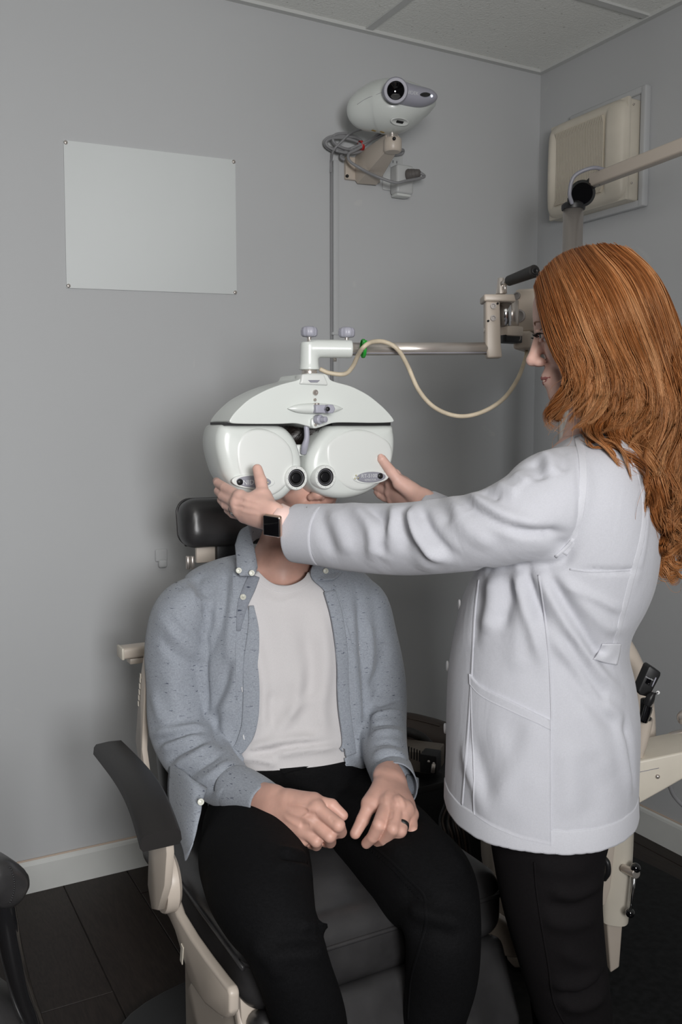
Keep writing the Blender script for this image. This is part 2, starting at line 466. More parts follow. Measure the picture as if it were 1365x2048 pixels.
def drape(S, fn, nu, nv, h=0.002, back=0.003):
    """fn(u,v)->pixel; patch laid on surface with thickness"""
    G = np.zeros((nu, nv, 3)); B = np.zeros((nu, nv, 3))
    for i in range(nu):
        for j in range(nv):
            px, py = fn(i/(nu-1), j/(nv-1)); r = S.hit(px, py)
            if r is None:
                r = S.near(P(px, py, depth(G[i, j-1]) if j else 1.5)); 
            G[i, j] = r[0]; B[i, j] = r[1]
    for _ in range(3):
        G[1:-1, 1:-1] = (G[:-2, 1:-1]+G[2:, 1:-1]+G[1:-1, :-2]+G[1:-1, 2:])/4
        B[1:-1, 1:-1] = (B[:-2, 1:-1]+B[2:, 1:-1]+B[1:-1, :-2]+B[1:-1, 2:])/4
    for _ in range(4):
        for e in (0, -1):
            G[e, 1:-1] = (G[e, :-2]+2*G[e, 1:-1]+G[e, 2:])/4; G[1:-1, e] = (G[:-2, e]+2*G[1:-1, e]+G[2:, e])/4
    B /= np.linalg.norm(B, axis=2)[..., None]+1e-9
    T = (G+B*h).reshape(-1, 3); U = (G-B*back).reshape(-1, 3); V = np.vstack([T, U]); Fc = []; o = nu*nv
    for i in range(nu-1):
        for j in range(nv-1):
            a = i*nv+j; Fc.append((a, a+1, a+nv+1, a+nv)); Fc.append((o+a, o+a+nv, o+a+nv+1, o+a+1))
    for i in range(nu-1):
        for j in (0, nv-1): a = i*nv+j; Fc.append((a, a+nv, o+a+nv, o+a))
    for j in range(nv-1):
        for i in (0, nu-1): a = i*nv+j; Fc.append((a, a+1, o+a+1, o+a))
    return V, Fc
def bilin(c):
    c = np.asarray(c, float)
    return lambda u, v: (c[0]*(1-u)*(1-v)+c[1]*u*(1-v)+c[2]*u*v+c[3]*(1-u)*v)
def text_geo(s, size, M, depth_=0.0004, align='CENTER', scx=1.0):
    cu = bpy.data.curves.new('t', 'FONT'); cu.body = s; cu.size = size; cu.align_x = align; cu.align_y = 'CENTER'; cu.extrude = depth_
    cu.resolution_u = 3
    o = bpy.data.objects.new('t', cu); COL.objects.link(o)
    dg = bpy.context.evaluated_depsgraph_get(); me = o.evaluated_get(dg).to_mesh()
    V = np.array([v.co[:] for v in me.vertices]); Fc = [tuple(p.vertices) for p in me.polygons]
    o.evaluated_get(dg).to_mesh_clear(); bpy.data.objects.remove(o); bpy.data.curves.remove(cu)
    V[:, 0] *= scx
    return xf((V, Fc), M)
# ================================================================== ROOM
XW, YW, H = 2.165, 2.528, 2.50          # right wall, back wall, ceiling
XL, YF = -2.4, -2.9
M_WALL = mat('wall_paint', (0.51, 0.52, 0.53), rough=0.72, spec=0.35, bump=(60, 0.10, 0.002), var=(1.3, 0.02))
def wall_touchups():
    """faint lighter touch-up blotches rolled onto the paint"""
    nt = M_WALL.node_tree; L = nt.links; b = nt.nodes['Principled BSDF']
    src = b.inputs['Base Color'].links[0].from_socket
    tc = nt.nodes.new('ShaderNodeTexCoord'); n = nt.nodes.new('ShaderNodeTexNoise'); n.inputs['Scale'].default_value = 5.5; n.inputs['Detail'].default_value = 3; n.inputs['Distortion'].default_value = 1.2
    L.new(tc.outputs['Object'], n.inputs['Vector']); r = nt.nodes.new('ShaderNodeValToRGB')
    r.color_ramp.elements[0].position = 0.70; r.color_ramp.elements[1].position = 0.74; r.color_ramp.elements[0].color = (0, 0, 0, 1); r.color_ramp.elements[1].color = (.35, .35, .35, 1)
    L.new(n.outputs['Fac'], r.inputs['Fac']); mx = nt.nodes.new('ShaderNodeMix'); mx.data_type = 'RGBA'
    L.new(r.outputs['Color'], mx.inputs['Factor']); L.new(src, mx.inputs['A']); mx.inputs['B'].default_value = (0.60, 0.60, 0.585, 1); L.new(mx.outputs['Result'], b.inputs['Base Color'])
wall_touchups()
M_WALLD = mat('unseen_wall_bounce_cut', (0.14, 0.13, 0.12), rough=0.8)  # unseen walls coloured dark to cut bounced light and deepen the shadows
def struct(name, geo, m, **k):
    o = mk(name, geo, m, smooth=False, **k); o['kind'] = 'structure'; return o
def box2(a, b): 
    a = np.array(a, float); b = np.array(b, float); return rbox((a+b)/2, b-a, 0)
wall_back = struct('wall_back', box2((XL-.1, YW, 0), (XW+.1, YW+.1, H)), M_WALL)
wall_right = struct('wall_right', box2((XW, YF-.1, 0), (XW+.1, YW, H)), M_WALL)
wall_left = struct('wall_left', box2((XL-.1, YF-.1, 0), (XL, YW, H)), M_WALLD)
wall_front = struct('wall_front', box2((XL, YF-.1, 0), (XW, YF, H)), M_WALLD)
M_SUB = mat('subfloor', (0.012, 0.010, 0.009), rough=0.8)
floor = struct('floor', box2((XL-.1, YF-.1, -.1), (XW+.1, YW+.1, -0.004)), M_SUB)
# --- dark wood planks, each its own piece
def plank_mat():
    m = bpy.data.materials.new('dark_wood_plank'); m.use_nodes = True; nt = m.node_tree; L = nt.links; N = nt.nodes.new
    b = nt.nodes['Principled BSDF']; b.inputs['Roughness'].default_value = 0.45; b.inputs['Specular IOR Level'].default_value = 0.28
    tc = N('ShaderNodeTexCoord'); oi = N('ShaderNodeObjectInfo'); mp = N('ShaderNodeMapping'); mp.inputs['Scale'].default_value = (9, 0.9, 9)
    ad = N('ShaderNodeVectorMath'); ad.operation = 'ADD'; L.new(tc.outputs['Object'], ad.inputs[0])
    sc = N('ShaderNodeVectorMath'); sc.operation = 'SCALE'; sc.inputs[0].default_value = (3.1, 7.7, 1.3); L.new(oi.outputs['Random'], sc.inputs['Scale']); L.new(sc.outputs[0], ad.inputs[1])
    L.new(ad.outputs[0], mp.inputs['Vector']); n = N('ShaderNodeTexNoise'); n.inputs['Scale'].default_value = 2.2; n.inputs['Detail'].default_value = 2; n.inputs['Distortion'].default_value = 0.5
    L.new(mp.outputs['Vector'], n.inputs['Vector'])
    mul = N('ShaderNodeMath'); mul.operation = 'MULTIPLY'; mul.inputs[1].default_value = 60; L.new(n.outputs['Fac'], mul.inputs[0])
    sn = N('ShaderNodeMath'); sn.operation = 'SINE'; L.new(mul.outputs[0], sn.inputs[0])
    n2 = N('ShaderNodeTexNoise'); n2.inputs['Scale'].default_value = 30; n2.inputs['Detail'].default_value = 6; L.new(mp.outputs['Vector'], n2.inputs['Vector'])
    a2 = N('ShaderNodeMath'); a2.operation = 'MULTIPLY_ADD'; a2.inputs[1].default_value = 0.10; L.new(sn.outputs[0], a2.inputs[0]); L.new(n2.outputs['Fac'], a2.inputs[2])
    r = N('ShaderNodeValToRGB'); r.color_ramp.elements[0].position = 0.3; r.color_ramp.elements[1].position = 0.72
    r.color_ramp.elements[0].color = (0.015, 0.0102, 0.0082, 1); r.color_ramp.elements[1].color = (0.026, 0.0180, 0.0145, 1)
    L.new(a2.outputs[0], r.inputs['Fac']); L.new(r.outputs['Color'], b.inputs['Base Color'])
    bp = N('ShaderNodeBump'); bp.inputs['Strength'].default_value = 0.2; bp.inputs['Distance'].default_value = 0.001; L.new(a2.outputs[0], bp.inputs['Height']); L.new(bp.outputs['Normal'], b.inputs['Normal'])
    return m
M_PLANK = plank_mat()
bm = bmesh.new(); bmesh.ops.create_cube(bm, size=1)
for v in bm.verts: v.co = Vector((v.co.x*0.178, v.co.y*1.218, v.co.z*0.012))
bmesh.ops.bevel(bm, geom=[e for e in bm.edges if all(v.co.z > 0 for v in e.verts)], offset=0.0015, segments=1, affect='EDGES')
pm = bpy.data.meshes.new('plank'); bm.to_mesh(pm); bm.free(); pm.materials.append(M_PLANK)
nx = 0; xx = XL+0.09
while xx-.08 < XW:
    yy = YF+0.6-(nx % 3)*0.41
    while yy-0.55 < YW:
        o = bpy.data.objects.new('plank', pm); COL.objects.link(o); o.parent = floor
        a_, b_ = max(yy-.609, YF), min(yy+.609, YW); c_, d_ = xx-.089, min(xx+.089, XW)
        o.location = Vector(((c_+d_)/2, (a_+b_)/2, -0.006))-Vector(floor.location); o.scale = ((d_-c_)/.178, (b_-a_)/1.218, 1); yy += 1.22
    xx += 0.180; nx += 1
# --- ceiling: suspended tiles in a T-bar grid
M_TILE = mat('ceiling_tile', (0.88, 0.89, 0.86), rough=0.95, spec=0.1, bump=(140, 0.6, 0.004))
def tile_pits():
    nt = M_TILE.node_tree; L = nt.links; b = nt.nodes['Principled BSDF']
    tc = nt.nodes.new('ShaderNodeTexCoord'); v = nt.nodes.new('ShaderNodeTexVoronoi'); v.inputs['Scale'].default_value = 42; L.new(tc.outputs['Object'], v.inputs['Vector'])
    n = nt.nodes.new('ShaderNodeTexNoise'); n.inputs['Scale'].default_value = 55; L.new(tc.outputs['Object'], n.inputs['Vector'])
    m = nt.nodes.new('ShaderNodeMath'); m.operation = 'MULTIPLY_ADD'; m.inputs[1].default_value = 0.25; L.new(n.outputs['Fac'], m.inputs[0]); L.new(v.outputs['Distance'], m.inputs[2])
    r = nt.nodes.new('ShaderNodeValToRGB'); r.color_ramp.elements[0].position = 0.20; r.color_ramp.elements[1].position = 0.25
    r.color_ramp.elements[0].color = (0.62, 0.62, 0.59, 1); r.color_ramp.elements[1].color = (0.88, 0.89, 0.86, 1)
    L.new(m.outputs[0], r.inputs['Fac']); L.new(r.outputs['Color'], b.inputs['Base Color'])
tile_pits()
M_TBAR = mat('tbar_paint', (0.60, 0.61, 0.60), rough=0.5)
ceiling = struct('ceiling', box2((XL-.1, YF-.1, H+0.03), (XW+.1, YW+.1, H+.1)), M_TILE)
xs = [XW, XW-0.70]; 
while xs[-1] > XL: xs.append(xs[-1]-1.22)
ys = [YW, YW-0.49]
while ys[-1] > YF: ys.append(ys[-1]-0.61)
for i in range(len(xs)-1):
    for j in range(len(ys)-1):
        a = (max(xs[i+1], XL)+.004, max(ys[j+1], YF)+.004, H+0.004); b = (xs[i]-.004, ys[j]-.004, H+0.02)
        if b[0]-a[0] > .05 and b[1]-a[1] > .05: mk('ceiling_tile', rbox((np.array(a)+b)/2, np.array(b)-a, 0.003, 1), M_TILE, ceiling, smooth=False)
for x in xs[1:-1]: mk('grid_bar', box2((x-.012, YF, H-0.002), (x+.012, YW, H+0.006)), M_TBAR, ceiling, smooth=False)
for y in ys[1:-1]: mk('grid_bar', box2((XL, y-.012, H-0.003), (XW, y+.012, H+0.005)), M_TBAR, ceiling, smooth=False)
mk('wall_angle', box2((XL, YW-.02, H-.006), (XW, YW, H+.004)), M_TBAR, ceiling, smooth=False)
mk('wall_angle', box2((XW-.02, YF, H-.0065), (XW, YW-.02, H+.004)), M_TBAR, ceiling, smooth=False)
# --- baseboards
M_BASE = mat('baseboard_paint', (0.66, 0.67, 0.65), rough=0.45, var=(6, 0.04), bump=(25, 0.12, 0.002))
M_CAULK = mat('caulk', (0.55, 0.44, 0.36), rough=0.7)
def baseboard(name, a, b, inward):
    a = np.array(a, float); b = np.array(b, float); n = nrm(inward); t = b-a
    prof = [(0, 0), (.013, 0), (.013, .078), (.011, .086), (.006, .090), (0, .091)]
    R = [[a+t*s+n*q+UP*z for q, z in prof] for s in (0, 1)]
    o = mk(name, rings_geo(R), M_BASE, smooth=False); o['kind'] = 'structure'
    c = mk('caulk_line', tube([a+n*.004+UP*.0915, a+t*.3+n*.004+UP*.0915, b+n*.004+UP*.0915], .003, 6, 24), M_CAULK, o)
    return o
baseboard('baseboard_back', (XL, YW, 0), (XW, YW, 0), (0, -1, 0))
baseboard('baseboard_right', (XW, YF, 0), (XW, YW-.013, 0), (-1, 0, 0))
baseboard('baseboard_left', (XL, YF, 0), (XL, YW-.013, 0), (1, 0, 0))
# ceiling light fitting (the room's own, out of the frame)
M_GLOW = mat('lamp_diffuser', (0.9, 0.9, 0.9), rough=0.5, emit=((0.93, 0.97, 1.0), 0.6))

# ================================================================== SHARED MATERIALS
M_BEIGE = mat('beige_enamel', (0.56, 0.49, 0.42), rough=0.38, bump=(300, 0.04, 0.001))
M_CREAM = mat('cream_plastic', (0.66, 0.61, 0.52), rough=0.45, var=(9, 0.05))
M_WHITE = mat('white_plastic', (0.66, 0.69, 0.665), rough=0.28, coat=0.15)
M_WHITE2 = mat('white_plastic_panel', (0.68, 0.70, 0.68), rough=0.35)
M_GREYP = mat('grey_plastic', (0.27, 0.27, 0.31), rough=0.4)
M_KNOB = mat('grey_knob_plastic', (0.36, 0.36, 0.42), rough=0.4)
M_STEEL = mat('brushed_steel', (0.62, 0.57, 0.53), rough=0.3, metal=0.75, bump=(400, 0.03, 0.001))
M_CHROME = mat('chrome', (0.75, 0.75, 0.76), rough=0.2, metal=1.0)
M_BLACKP = mat('black_plastic', (0.012, 0.012, 0.013), rough=0.45)
M_RUBBER = mat('black_rubber', (0.014, 0.0125, 0.012), rough=0.5, bump=(180, .1, .001))
M_GLOSS = mat('black_glass', (0.004, 0.004, 0.005), rough=0.05, coat=1.0)
M_LEATHER = mat('black_leatherette', (0.034, 0.033, 0.034), rough=0.34, bump=(220, 0.12, 0.001), var=(14, 0.25))
M_CABLE = mat('grey_cable', (0.26, 0.26, 0.27), rough=0.5)
M_CABLE2 = mat('beige_cable', (0.56, 0.48, 0.36), rough=0.5, var=(40, 0.12))
M_GREEN = mat('green_tie', (0.015, 0.30, 0.03), rough=0.4)
M_RED = mat('red_tie', (0.45, 0.02, 0.02), rough=0.4)
M_BOARD = mat('board_enamel', (0.70, 0.73, 0.73), rough=0.6, var=(3, 0.015))
M_GROUT = mat('wall_plate', (0.55, 0.56, 0.56), rough=0.4)
M_GREYTXT = mat('printed_letter', (0.62, 0.63, 0.65), rough=0.5)
M_BROWN = mat('brown_leather', (0.055, 0.038, 0.030), rough=0.5, bump=(60, 0.3, 0.002))
M_GOLD = mat('rose_gold', (0.80, 0.56, 0.45), rough=0.22, metal=1.0)
M_AMBER = mat('amber_label', (0.35, 0.22, 0.04), rough=0.5)

# ================================================================== WALL BOARD
q = [onY(*c, YW-.004) for c in ((127, 280), (471, 320), (474, 589), (133, 576))]
wb = thing('wall_board', 'blank white metal board screwed flat to the grey back wall', 'board', (q[3]+q[2])/2)
mk('panel', prism([p+np.array([0, .004, 0]) for p in q], (0, -1, 0), .005, .0012, 2), M_BOARD, wb, auto=30)
cen = sum(q)/4
for p in q:
    s = p+(cen-p)*np.array([.022, 0, .03])/1.0
    mk('screw', lathe([(.0055, 0), (.0055, .001), (.003, .0025), (.0008, .0026)], look_frame(s+np.array([0, -.001, 0]), (0, -1, 0)), 14), M_STEEL, wb)

# ================================================================== CONDUIT DOWN THE WALL
a = onY(668, 322, YW); b = onY(672, 905, YW)
cd = thing('cable_channel', 'thin grey cable channel running down the back wall below the coiled cord', 'channel', (a[0], YW, .0))
mk('channel', rbox(((a[0]+b[0])/2, YW-.006, a[2]/2), (.019, .012, a[2]), .002), M_WALL, cd, auto=30)
mk('wire', tube([(a[0]-.012, YW-.003, .1), (a[0]-.0115, YW-.003, .9), (a[0]-.012, YW-.003, a[2]+.0)], .0028, 6, 12), M_CABLE, cd)
for py in (700,):
    p = onY(668, 668, YW); mk('clip', rbox((p[0], YW-.0075, p[2]), (.024, .015, .008), .001), M_WALL, cd, auto=30)

# ================================================================== OUTLET + ADAPTER beside projector
p0 = onY(787, 345, YW)
ol = thing('wall_outlet', 'white double wall outlet behind the projector bracket with a plug-in adapter', 'outlet', (p0[0], YW, p0[2]-.06))
mk('cover_plate', rbox((p0[0]-.004, YW-.003, p0[2]), (.074, .006, .118), .003), M_GROUT, ol, auto=30)
mk('socket', rbox((p0[0], YW-.0075, p0[2]+.027), (.034, .004, .03), .004), M_GROUT, ol, auto=30)
for dx in (-.007, .007): mk('slot', rbox((p0[0]+dx, YW-.0096, p0[2]+.030), (.002, .001, .008), 0), M_BLACKP, ol)
ad = thing('power_adapter', 'white plug-in power adapter hanging in the wall outlet under the projector', 'adapter', (p0[0]+.012, YW-.03, p0[2]-.07))
mk('body', rbox((p0[0]+.014, YW-.029, p0[2]-.030), (.062, .045, .088), .008, 3), M_GROUT, ad, auto=40)
mk('foot', rbox((p0[0]+.014, YW-.026, p0[2]-.076), (.052, .036, .010), .003, 2), M_WHITE2, ad, auto=40)
M_PLUG = mat('plug_grey', (0.12, 0.11, 0.105), rough=0.6)
pc = np.array([p0[0]+.022, YW-.052, p0[2]-.018])
pl = thing('plug', 'dark grey ribbed plug pushed into the white adapter', 'plug', pc)
mk('plug_body', lathe([(.018, 0), (.019, .004), (.017, .012), (.0175, .013), (.0155, .020), (.016, .021), (.013, .030), (.0135, .031), (.011, .040), (.006, .043)], look_frame(pc, (.5, -.8, .05)), 20), M_PLUG, pl, auto=40)
cend = pc+nrm((.5, -.8, .05))*.043

# ================================================================== CHART PROJECTOR
dB = 2.70
pb = thing('projector_bracket', 'beige cast wall bracket holding up the chart projector', 'bracket', onY(722, 365, YW))
w = [onY(*c, YW) for c in ((688, 314), (757, 322), (757, 368), (688, 360))]
mk('wall_plate', prism(w, (0, -1, 0), .014, .004, 3), M_BEIGE, pb, auto=40)
hd = P(786, 283, dB); R = []
for s in np.linspace(0, 1, 9):
    e = s*s*(3-2*s)*0.35+s*0.65
    ca = np.array([(w[0][0]+w[1][0])/2+.012, YW-.012, (w[0][2]+w[2][2])/2]); c = ca*(1-e)+hd*e
    hx = .042*(1-e)+.021*e; hz = .044*(1-e)+.022*e
    f = nrm(hd-ca); sx = np.array([1.0, 0, 0]); sx = nrm(sx-f*(sx@f)); sz = np.cross(sx, f)
    sz = sz if sz[2] > 0 else -sz
    R.append([c+sx*hx*x+sz*hz*z for x, z in ((-1, -.7), (-.75, -1), (.75, -1), (1, -.7), (1, .7), (.75, 1), (-.75, 1), (-1, .7))])
mk('arm', rings_geo(R), M_BEIGE, pb, auto=50)
mk('boss', lathe([(.022, 0), (.026, .005), (.026, .034), (.023, .038)], look_frame(hd-UP*.030, UP), 28), M_BEIGE, pb, auto=50)
for c in ((695, 352), (752, 360)): mk('bolt', cyl(onY(*c, YW-.014), onY(*c, YW-.019), .005, n=12), M_BLACKP, pb)
mk('bolt', cyl(P(789, 277, dB-.032), P(789, 277, dB-.028), .005, n=12), M_BLACKP, pb)

pj = thing('chart_projector', 'white egg-shaped eye chart projector with grey face and black lens high on wall', 'projector', P(784, 262, dB))
body = sweep([(718, 222, dB+.03, 26, .05), (735, 219, dB+.01, 40, .085), (760, 214, dB, 48, .105), (790, 213, dB-.01, 50, .11), (820, 208, dB-.02, 42, .095), (845, 203, dB-.03, 29, .07), (863, 198, dB-.04, 17, .045)], 40, 48, capr=.35)
mk('housing', body, M_WHITE, pj)
SPJ = Skin_(body)
face = sweep([(772, 180, dB-.105, 14, .030), (783, 183, dB-.108, 21, .040), (795, 184, dB-.108, 22, .040), (815, 190, dB-.100, 21, .037), (838, 194, dB-.088, 19, .034), (856, 194, dB-.075, 15, .030), (866, 194, dB-.065, 9, .02)], 40, 36, capr=.3)
mk('face_plate', face, M_KNOB, pj)
SF = Skin_(face)
lc, ln = SF.hit(792, 181); vd = nrm(CAMP-lc)
mk('lens_ring', lathe([(.034, -.022), (.034, .004), (.031, .010), (.024, .010), (.0225, .004)], look_frame(lc, vd), 40, caps=False), M_KNOB, pj, auto=40)
mk('lens', lathe([(.0235, -.004), (.0235, .0065), (.020, .006), (.012, .002), (.001, .0005)], look_frame(lc, vd), 36), M_GLOSS, pj, auto=40)
mk('sensor_window', drape(SF, lambda u, v: (851+11*(2*u-1)*math.sqrt(max(0, 1-(2*v-1)**2*.96)), 189.5+4.6*(2*v-1)), 12, 12, .001), M_GLOSS, pj)
p, n = SF.hit(864, 192)
mk('status_light', sphere(p, .0028, 8), mat('led', (.8, .9, 1), emit=((.75, .85, 1), 6)), pj)
p, n = SF.hit(825, 186); M_ = look_frame(p+n*.0006, n); mk('lettering', text_geo('NIDEK', .013, M_), M_GREYTXT, pj, smooth=False)
p, n = SPJ.hit(800, 243); mk('recess', lathe([(.030, 0), (.030, .003), (.027, .004), (.025, .002), (.001, .002)], frame(p-n*.001, nrm(np.cross(UP, n)), np.cross(n, nrm(np.cross(UP, n)))*.42, n), 32), M_WHITE2, pj)
mk('socket_slot', rbox((0, 0, 0), (.020, .005, .004), .001, M=look_frame((0, 0, 0), n))and xf(rbox((0, 0, 0), (.022, .007, .005), .001), look_frame(p+n*.001, n)), M_BLACKP, pj, smooth=False)
mk('seam', strip(SPJ, [(715, 209), (733, 197), (752, 190), (769, 183)], .0012, .0004), M_GREYP, pj)
mk('swivel_post', cyl(P(785, 281, dB), P(784, 256, dB), .017, n=28, bev=.001), M_STEEL, pj, auto=40)
for c in ((748, 261), (765, 264)):
    r_ = SPJ.hit(*c)
    if r_: mk('warning_label', xf(rbox((0, 0, 0), (.012, .008, .001), 0), look_frame(r_[0]+r_[1]*.0006, r_[1])), M_AMBER, pj, smooth=False)

# coiled cord
cc = thing('coiled_cord', 'grey cord looped in a coil beside the projector bracket and tied with red', 'cord', onY(690, 300, YW-.03))
y1 = YW-.035
def loopc(cx, cy, rx, ry, tilt, y, turns=1.0, ph=0.0, n=22):
    out = []
    for i in range(n):
        t = 2*math.pi*turns*i/(n-1)+ph; x = rx*math.cos(t); z = ry*math.sin(t)
        out.append(onY(cx+x*math.cos(tilt)-z*math.sin(tilt), cy+x*math.sin(tilt)+z*math.cos(tilt), y+.010*math.sin(t*0.5)))
    return out
for i, (cx, cy, rx, ry, tl, y) in enumerate([(683, 288, 34, 17, .10, y1), (688, 286, 37, 13, -.02, y1-.008), (690, 291, 38, 14, .16, y1-.014), (695, 283, 30, 15, .25, y1-.004)]):
    mk('cord_loop', tube(loopc(cx, cy, rx, ry, tl, y, 1.0, i), .0042, 8, 60), M_CABLE, cc)
mk('cord_run', tube([P(724, 258, dB+.05), onY(700, 268, y1-.03), onY(685, 282, y1-.02), onY(668, 300, y1-.005), onY(663, 322, YW-.008), onY(662, 345, YW-.006)], .0035, 8, 50), M_CABLE, cc)
mk('cord_run', tube([P(762, 264, dB+.06), onY(735, 286, y1-.04), onY(712, 300, y1-.03), onY(698, 308, y1-.03), onY(700, 322, y1-.04), onY(722, 337, y1-.06), P(752, 352, 2.83), P(790, 365, 2.84), P(812, 362, 2.86), cend+np.array([.012, -.002, -.012]), cend], .0045, 8, 90), M_CABLE, cc)
mk('cord_run', tube([P(770, 268, dB+.05), onY(742, 280, y1-.06), onY(715, 292, y1-.02), onY(690, 303, y1), onY(682, 314, y1), onY(690, 320, y1-.01)], .0042, 8, 60), M_CABLE, cc)
mk('cord_run', tube([onY(790, 306, YW-.05), onY(806, 300, YW-.03), onY(803, 308, YW-.02), onY(780, 310, YW-.03)], .005, 8, 30), M_CABLE, cc)
tp = onY(723, 291, y1-.022)
mk('cord_tie', lathe([(.013, -.005), (.0145, -.003), (.0145, .003), (.013, .005)], look_frame(tp, (1, 0, .35)), 20, caps=False), M_RED, cc)

# small round outlet low on the wall behind the headrest
p = onY(322, 1117, YW)
bo = thing('wall_hook', 'small grey plastic wall hook painted over, left of the headrest', 'hook', p-UP*.03)
mk('plate', rbox((p[0], YW-.004, p[2]+.010), (.036, .008, .036), .004, 3), M_WALL, bo, auto=40)
mk('hook', rbox((p[0]+.002, YW-.010, p[2]-.014), (.026, .016, .024), .007, 3), M_WALL, bo, auto=40)

# ================================================================== AIR VENT ON RIGHT WALL
XV = 2.062; yn, yf = 2.046, 2.385
zt, zb = 2.268, 1.968
vb = thing('vent_panel', 'framed grey backing panel on the right wall behind the cream vent', 'panel', (XW, 2.15, 1.9))
by0 = onX(1300, 300, XW)[1]; zt1 = onX(1300, 173, XW)[2]; zb1 = onX(1300, 411, XW)[2]
c = (XW-.008, (by0+yf-.03)/2, (zt1+zb1)/2); sy = yf-.03-by0; sz = zt1-zb1
mk('board', rbox(c, (.016, sy, sz), .001), M_WALL, vb, smooth=False)
for s in (-1, 1): mk('frame_moulding', rbox((XW-.012, c[1], c[2]+s*(sz/2-.009)), (.024, sy, .022), .005, 3), M_WALL, vb, auto=40)
mk('frame_moulding', rbox((XW-.0122, by0+.009, c[2]), (.0245, .022, sz+.003), .005, 3), M_WALL, vb, auto=40)
mk('pipe', tube([(XW-.025, 2.345, 1.99), (XW-.02, 2.345, 1.955), (XW-.018, 2.345, 1.925)], .006, 10, 8), M_WALL, vb)
ve = thing('air_vent', 'yellowed cream plastic wall ventilator with fluted front, near the ceiling corner', 'ventilator', (XW-.05, 2.2, zb))
NY, NZ = 150, 70; ym, zm, hy, hz_ = (yn+yf)/2, (zt+zb)/2, (yf-yn)/2, (zt-zb)/2
G = []
def vent_x(a, b):
    edge = max(0, 1-((abs(a))**9+abs(b)**9))**.5
    ia, ib = (a+.10)/.72, b/.80
    din = 1/(1+math.exp(-(1-max(abs(ia)**3+0*ib, abs(ib)**3)-.15)*9))
    bow = 0.30*(1-a*a)
    return .070+.030*edge-.020*din*(1-.3*ib*ib)
for i in range(NY+1):
    a = -1+2*i/NY
    for j in range(NZ+1):
        b = -1+2*j/NZ; G.append((XW-vent_x(a, b)-.004*(1-b*b), ym-a*hy, zm+b*hz_))
Fc = [(i*(NZ+1)+j, i*(NZ+1)+j+1, (i+1)*(NZ+1)+j+1, (i+1)*(NZ+1)+j) for i in range(NY) for j in range(NZ)]
mk('front_cover', (np.array(G), Fc), M_CREAM, ve)
mk('case', rbox((XW-.045, ym+.002, zm), (.058, 2*hy-.006, 2*hz_-.004), .006, 3), M_CREAM, ve, auto=40)
mk('case_rim', rbox((XW-.068, ym, zm), (.014, 2*hy, 2*hz_), .003, 2), M_CREAM, ve, auto=40)
M_GROOVE = mat('vent_slat_edge', (0.60, 0.55, 0.46), rough=0.5)
for k in range(30):
    a = -.70+k*(.70+.50)/29*1.0
    R = []
    for j in range(13):
        b = -.76+1.52*j/12; x = XW-vent_x(a, b)-.004*(1-b*b); y = ym+a*hy*-1; z = zm+b*hz_
        R.append([(x-.0065, y-.0020, z), (x-.0065, y+.0020, z), (x+.004, y+.0020, z), (x+.004, y-.0020, z)])
    mk('slat', rings_geo(R), M_GROOVE, ve, smooth=False)
for zz in (zt-.022, zb+.05): mk('screw', cyl((XW-.052, yn+.0005, zz), (XW-.052, yn-.001, zz), .003, n=10), M_STEEL, ve)
YP_ = 1.5
M_DULL = mat('dull_steel', (.34, .32, .31), rough=.55, metal=.7)
# ================================================================== INSTRUMENT STAND (column, lamp arm, phoropter arm)
px0, py0_ = 1.725, 1.85
st = thing('instrument_stand', 'beige exam instrument stand with tall steel column, tray arm and pedestal behind the woman', 'stand', (1.50, 1.50, 0))
ctop = P(1147.5, 415, 2.45); ccx, ccy = ctop[0], ctop[1]
mk('column', cyl((ccx, ccy, .12), (ccx, ccy, ctop[2]), .0262, n=40), M_STEEL, st)
mk('column_cap', lathe([(.030, 0), (.031, .004), (.031, .012), (.024, .018), (.016, .020), (.016, .030)], frame((ccx, ccy, ctop[2]-.006), (1, 0, 0), (0, 1, 0), (0, 0, 1)), 32), M_BLACKP, st, auto=40)
jc = P(1165, 387, 2.45)
vdir = nrm(CAMP-jc)
mk('lamp_joint', join(cyl(jc+vdir*.030, jc-vdir*.03, .031, n=36, bev=.004), cyl(jc+vdir*.012, jc-vdir*.012, .034, n=36, bev=.003), cyl((ccx, ccy, ctop[2]+.0), (jc[0]*.6+ccx*.4, jc[1]*.6+ccy*.4, jc[2]-.01), .020, n=20)), M_GLOSS, st, auto=40)
a0, a1 = P(1186, 362, 2.43), P(1420, 272, 2.05)
ax = nrm(a1-a0); sd = nrm(np.cross(ax, UP)); up2 = np.cross(sd, ax)
def barp(c0, c1, w, h, m, name, parent, bev=.003):
    ax = nrm(c1-c0); sd = nrm(np.cross(ax, UP)); u2 = np.cross(sd, ax)
    return mk(name, prism([c0+sd*w*x+u2*h*z for x, z in ((-1, -1), (1, -1), (1, 1), (-1, 1))], ax, float(np.linalg.norm(c1-c0)), bev, 3), m, parent, auto=40)
barp(jc+(a0-jc)*.4, a0+ax*.012, .011, .012, M_BLACKP, 'arm_fork', st, .002)
arm_o = barp(a0, a1, .014, .0165, M_BEIGE, 'lamp_arm', st, .005)
for c in ((1196, 365), (1200, 368)):
    p = P(c[0], c[1], 2.405); mk('bolt', cyl(p, p+vdir*.004, .003, n=10), M_BLACKP, arm_o)
mk('lamp_cable', tube([P(1145, 408, 2.41), P(1140, 385, 2.40), P(1150, 352, 2.39), P(1185, 336, 2.38), P(1212, 340, 2.39)], .005, 8, 40), M_GREYP, st)
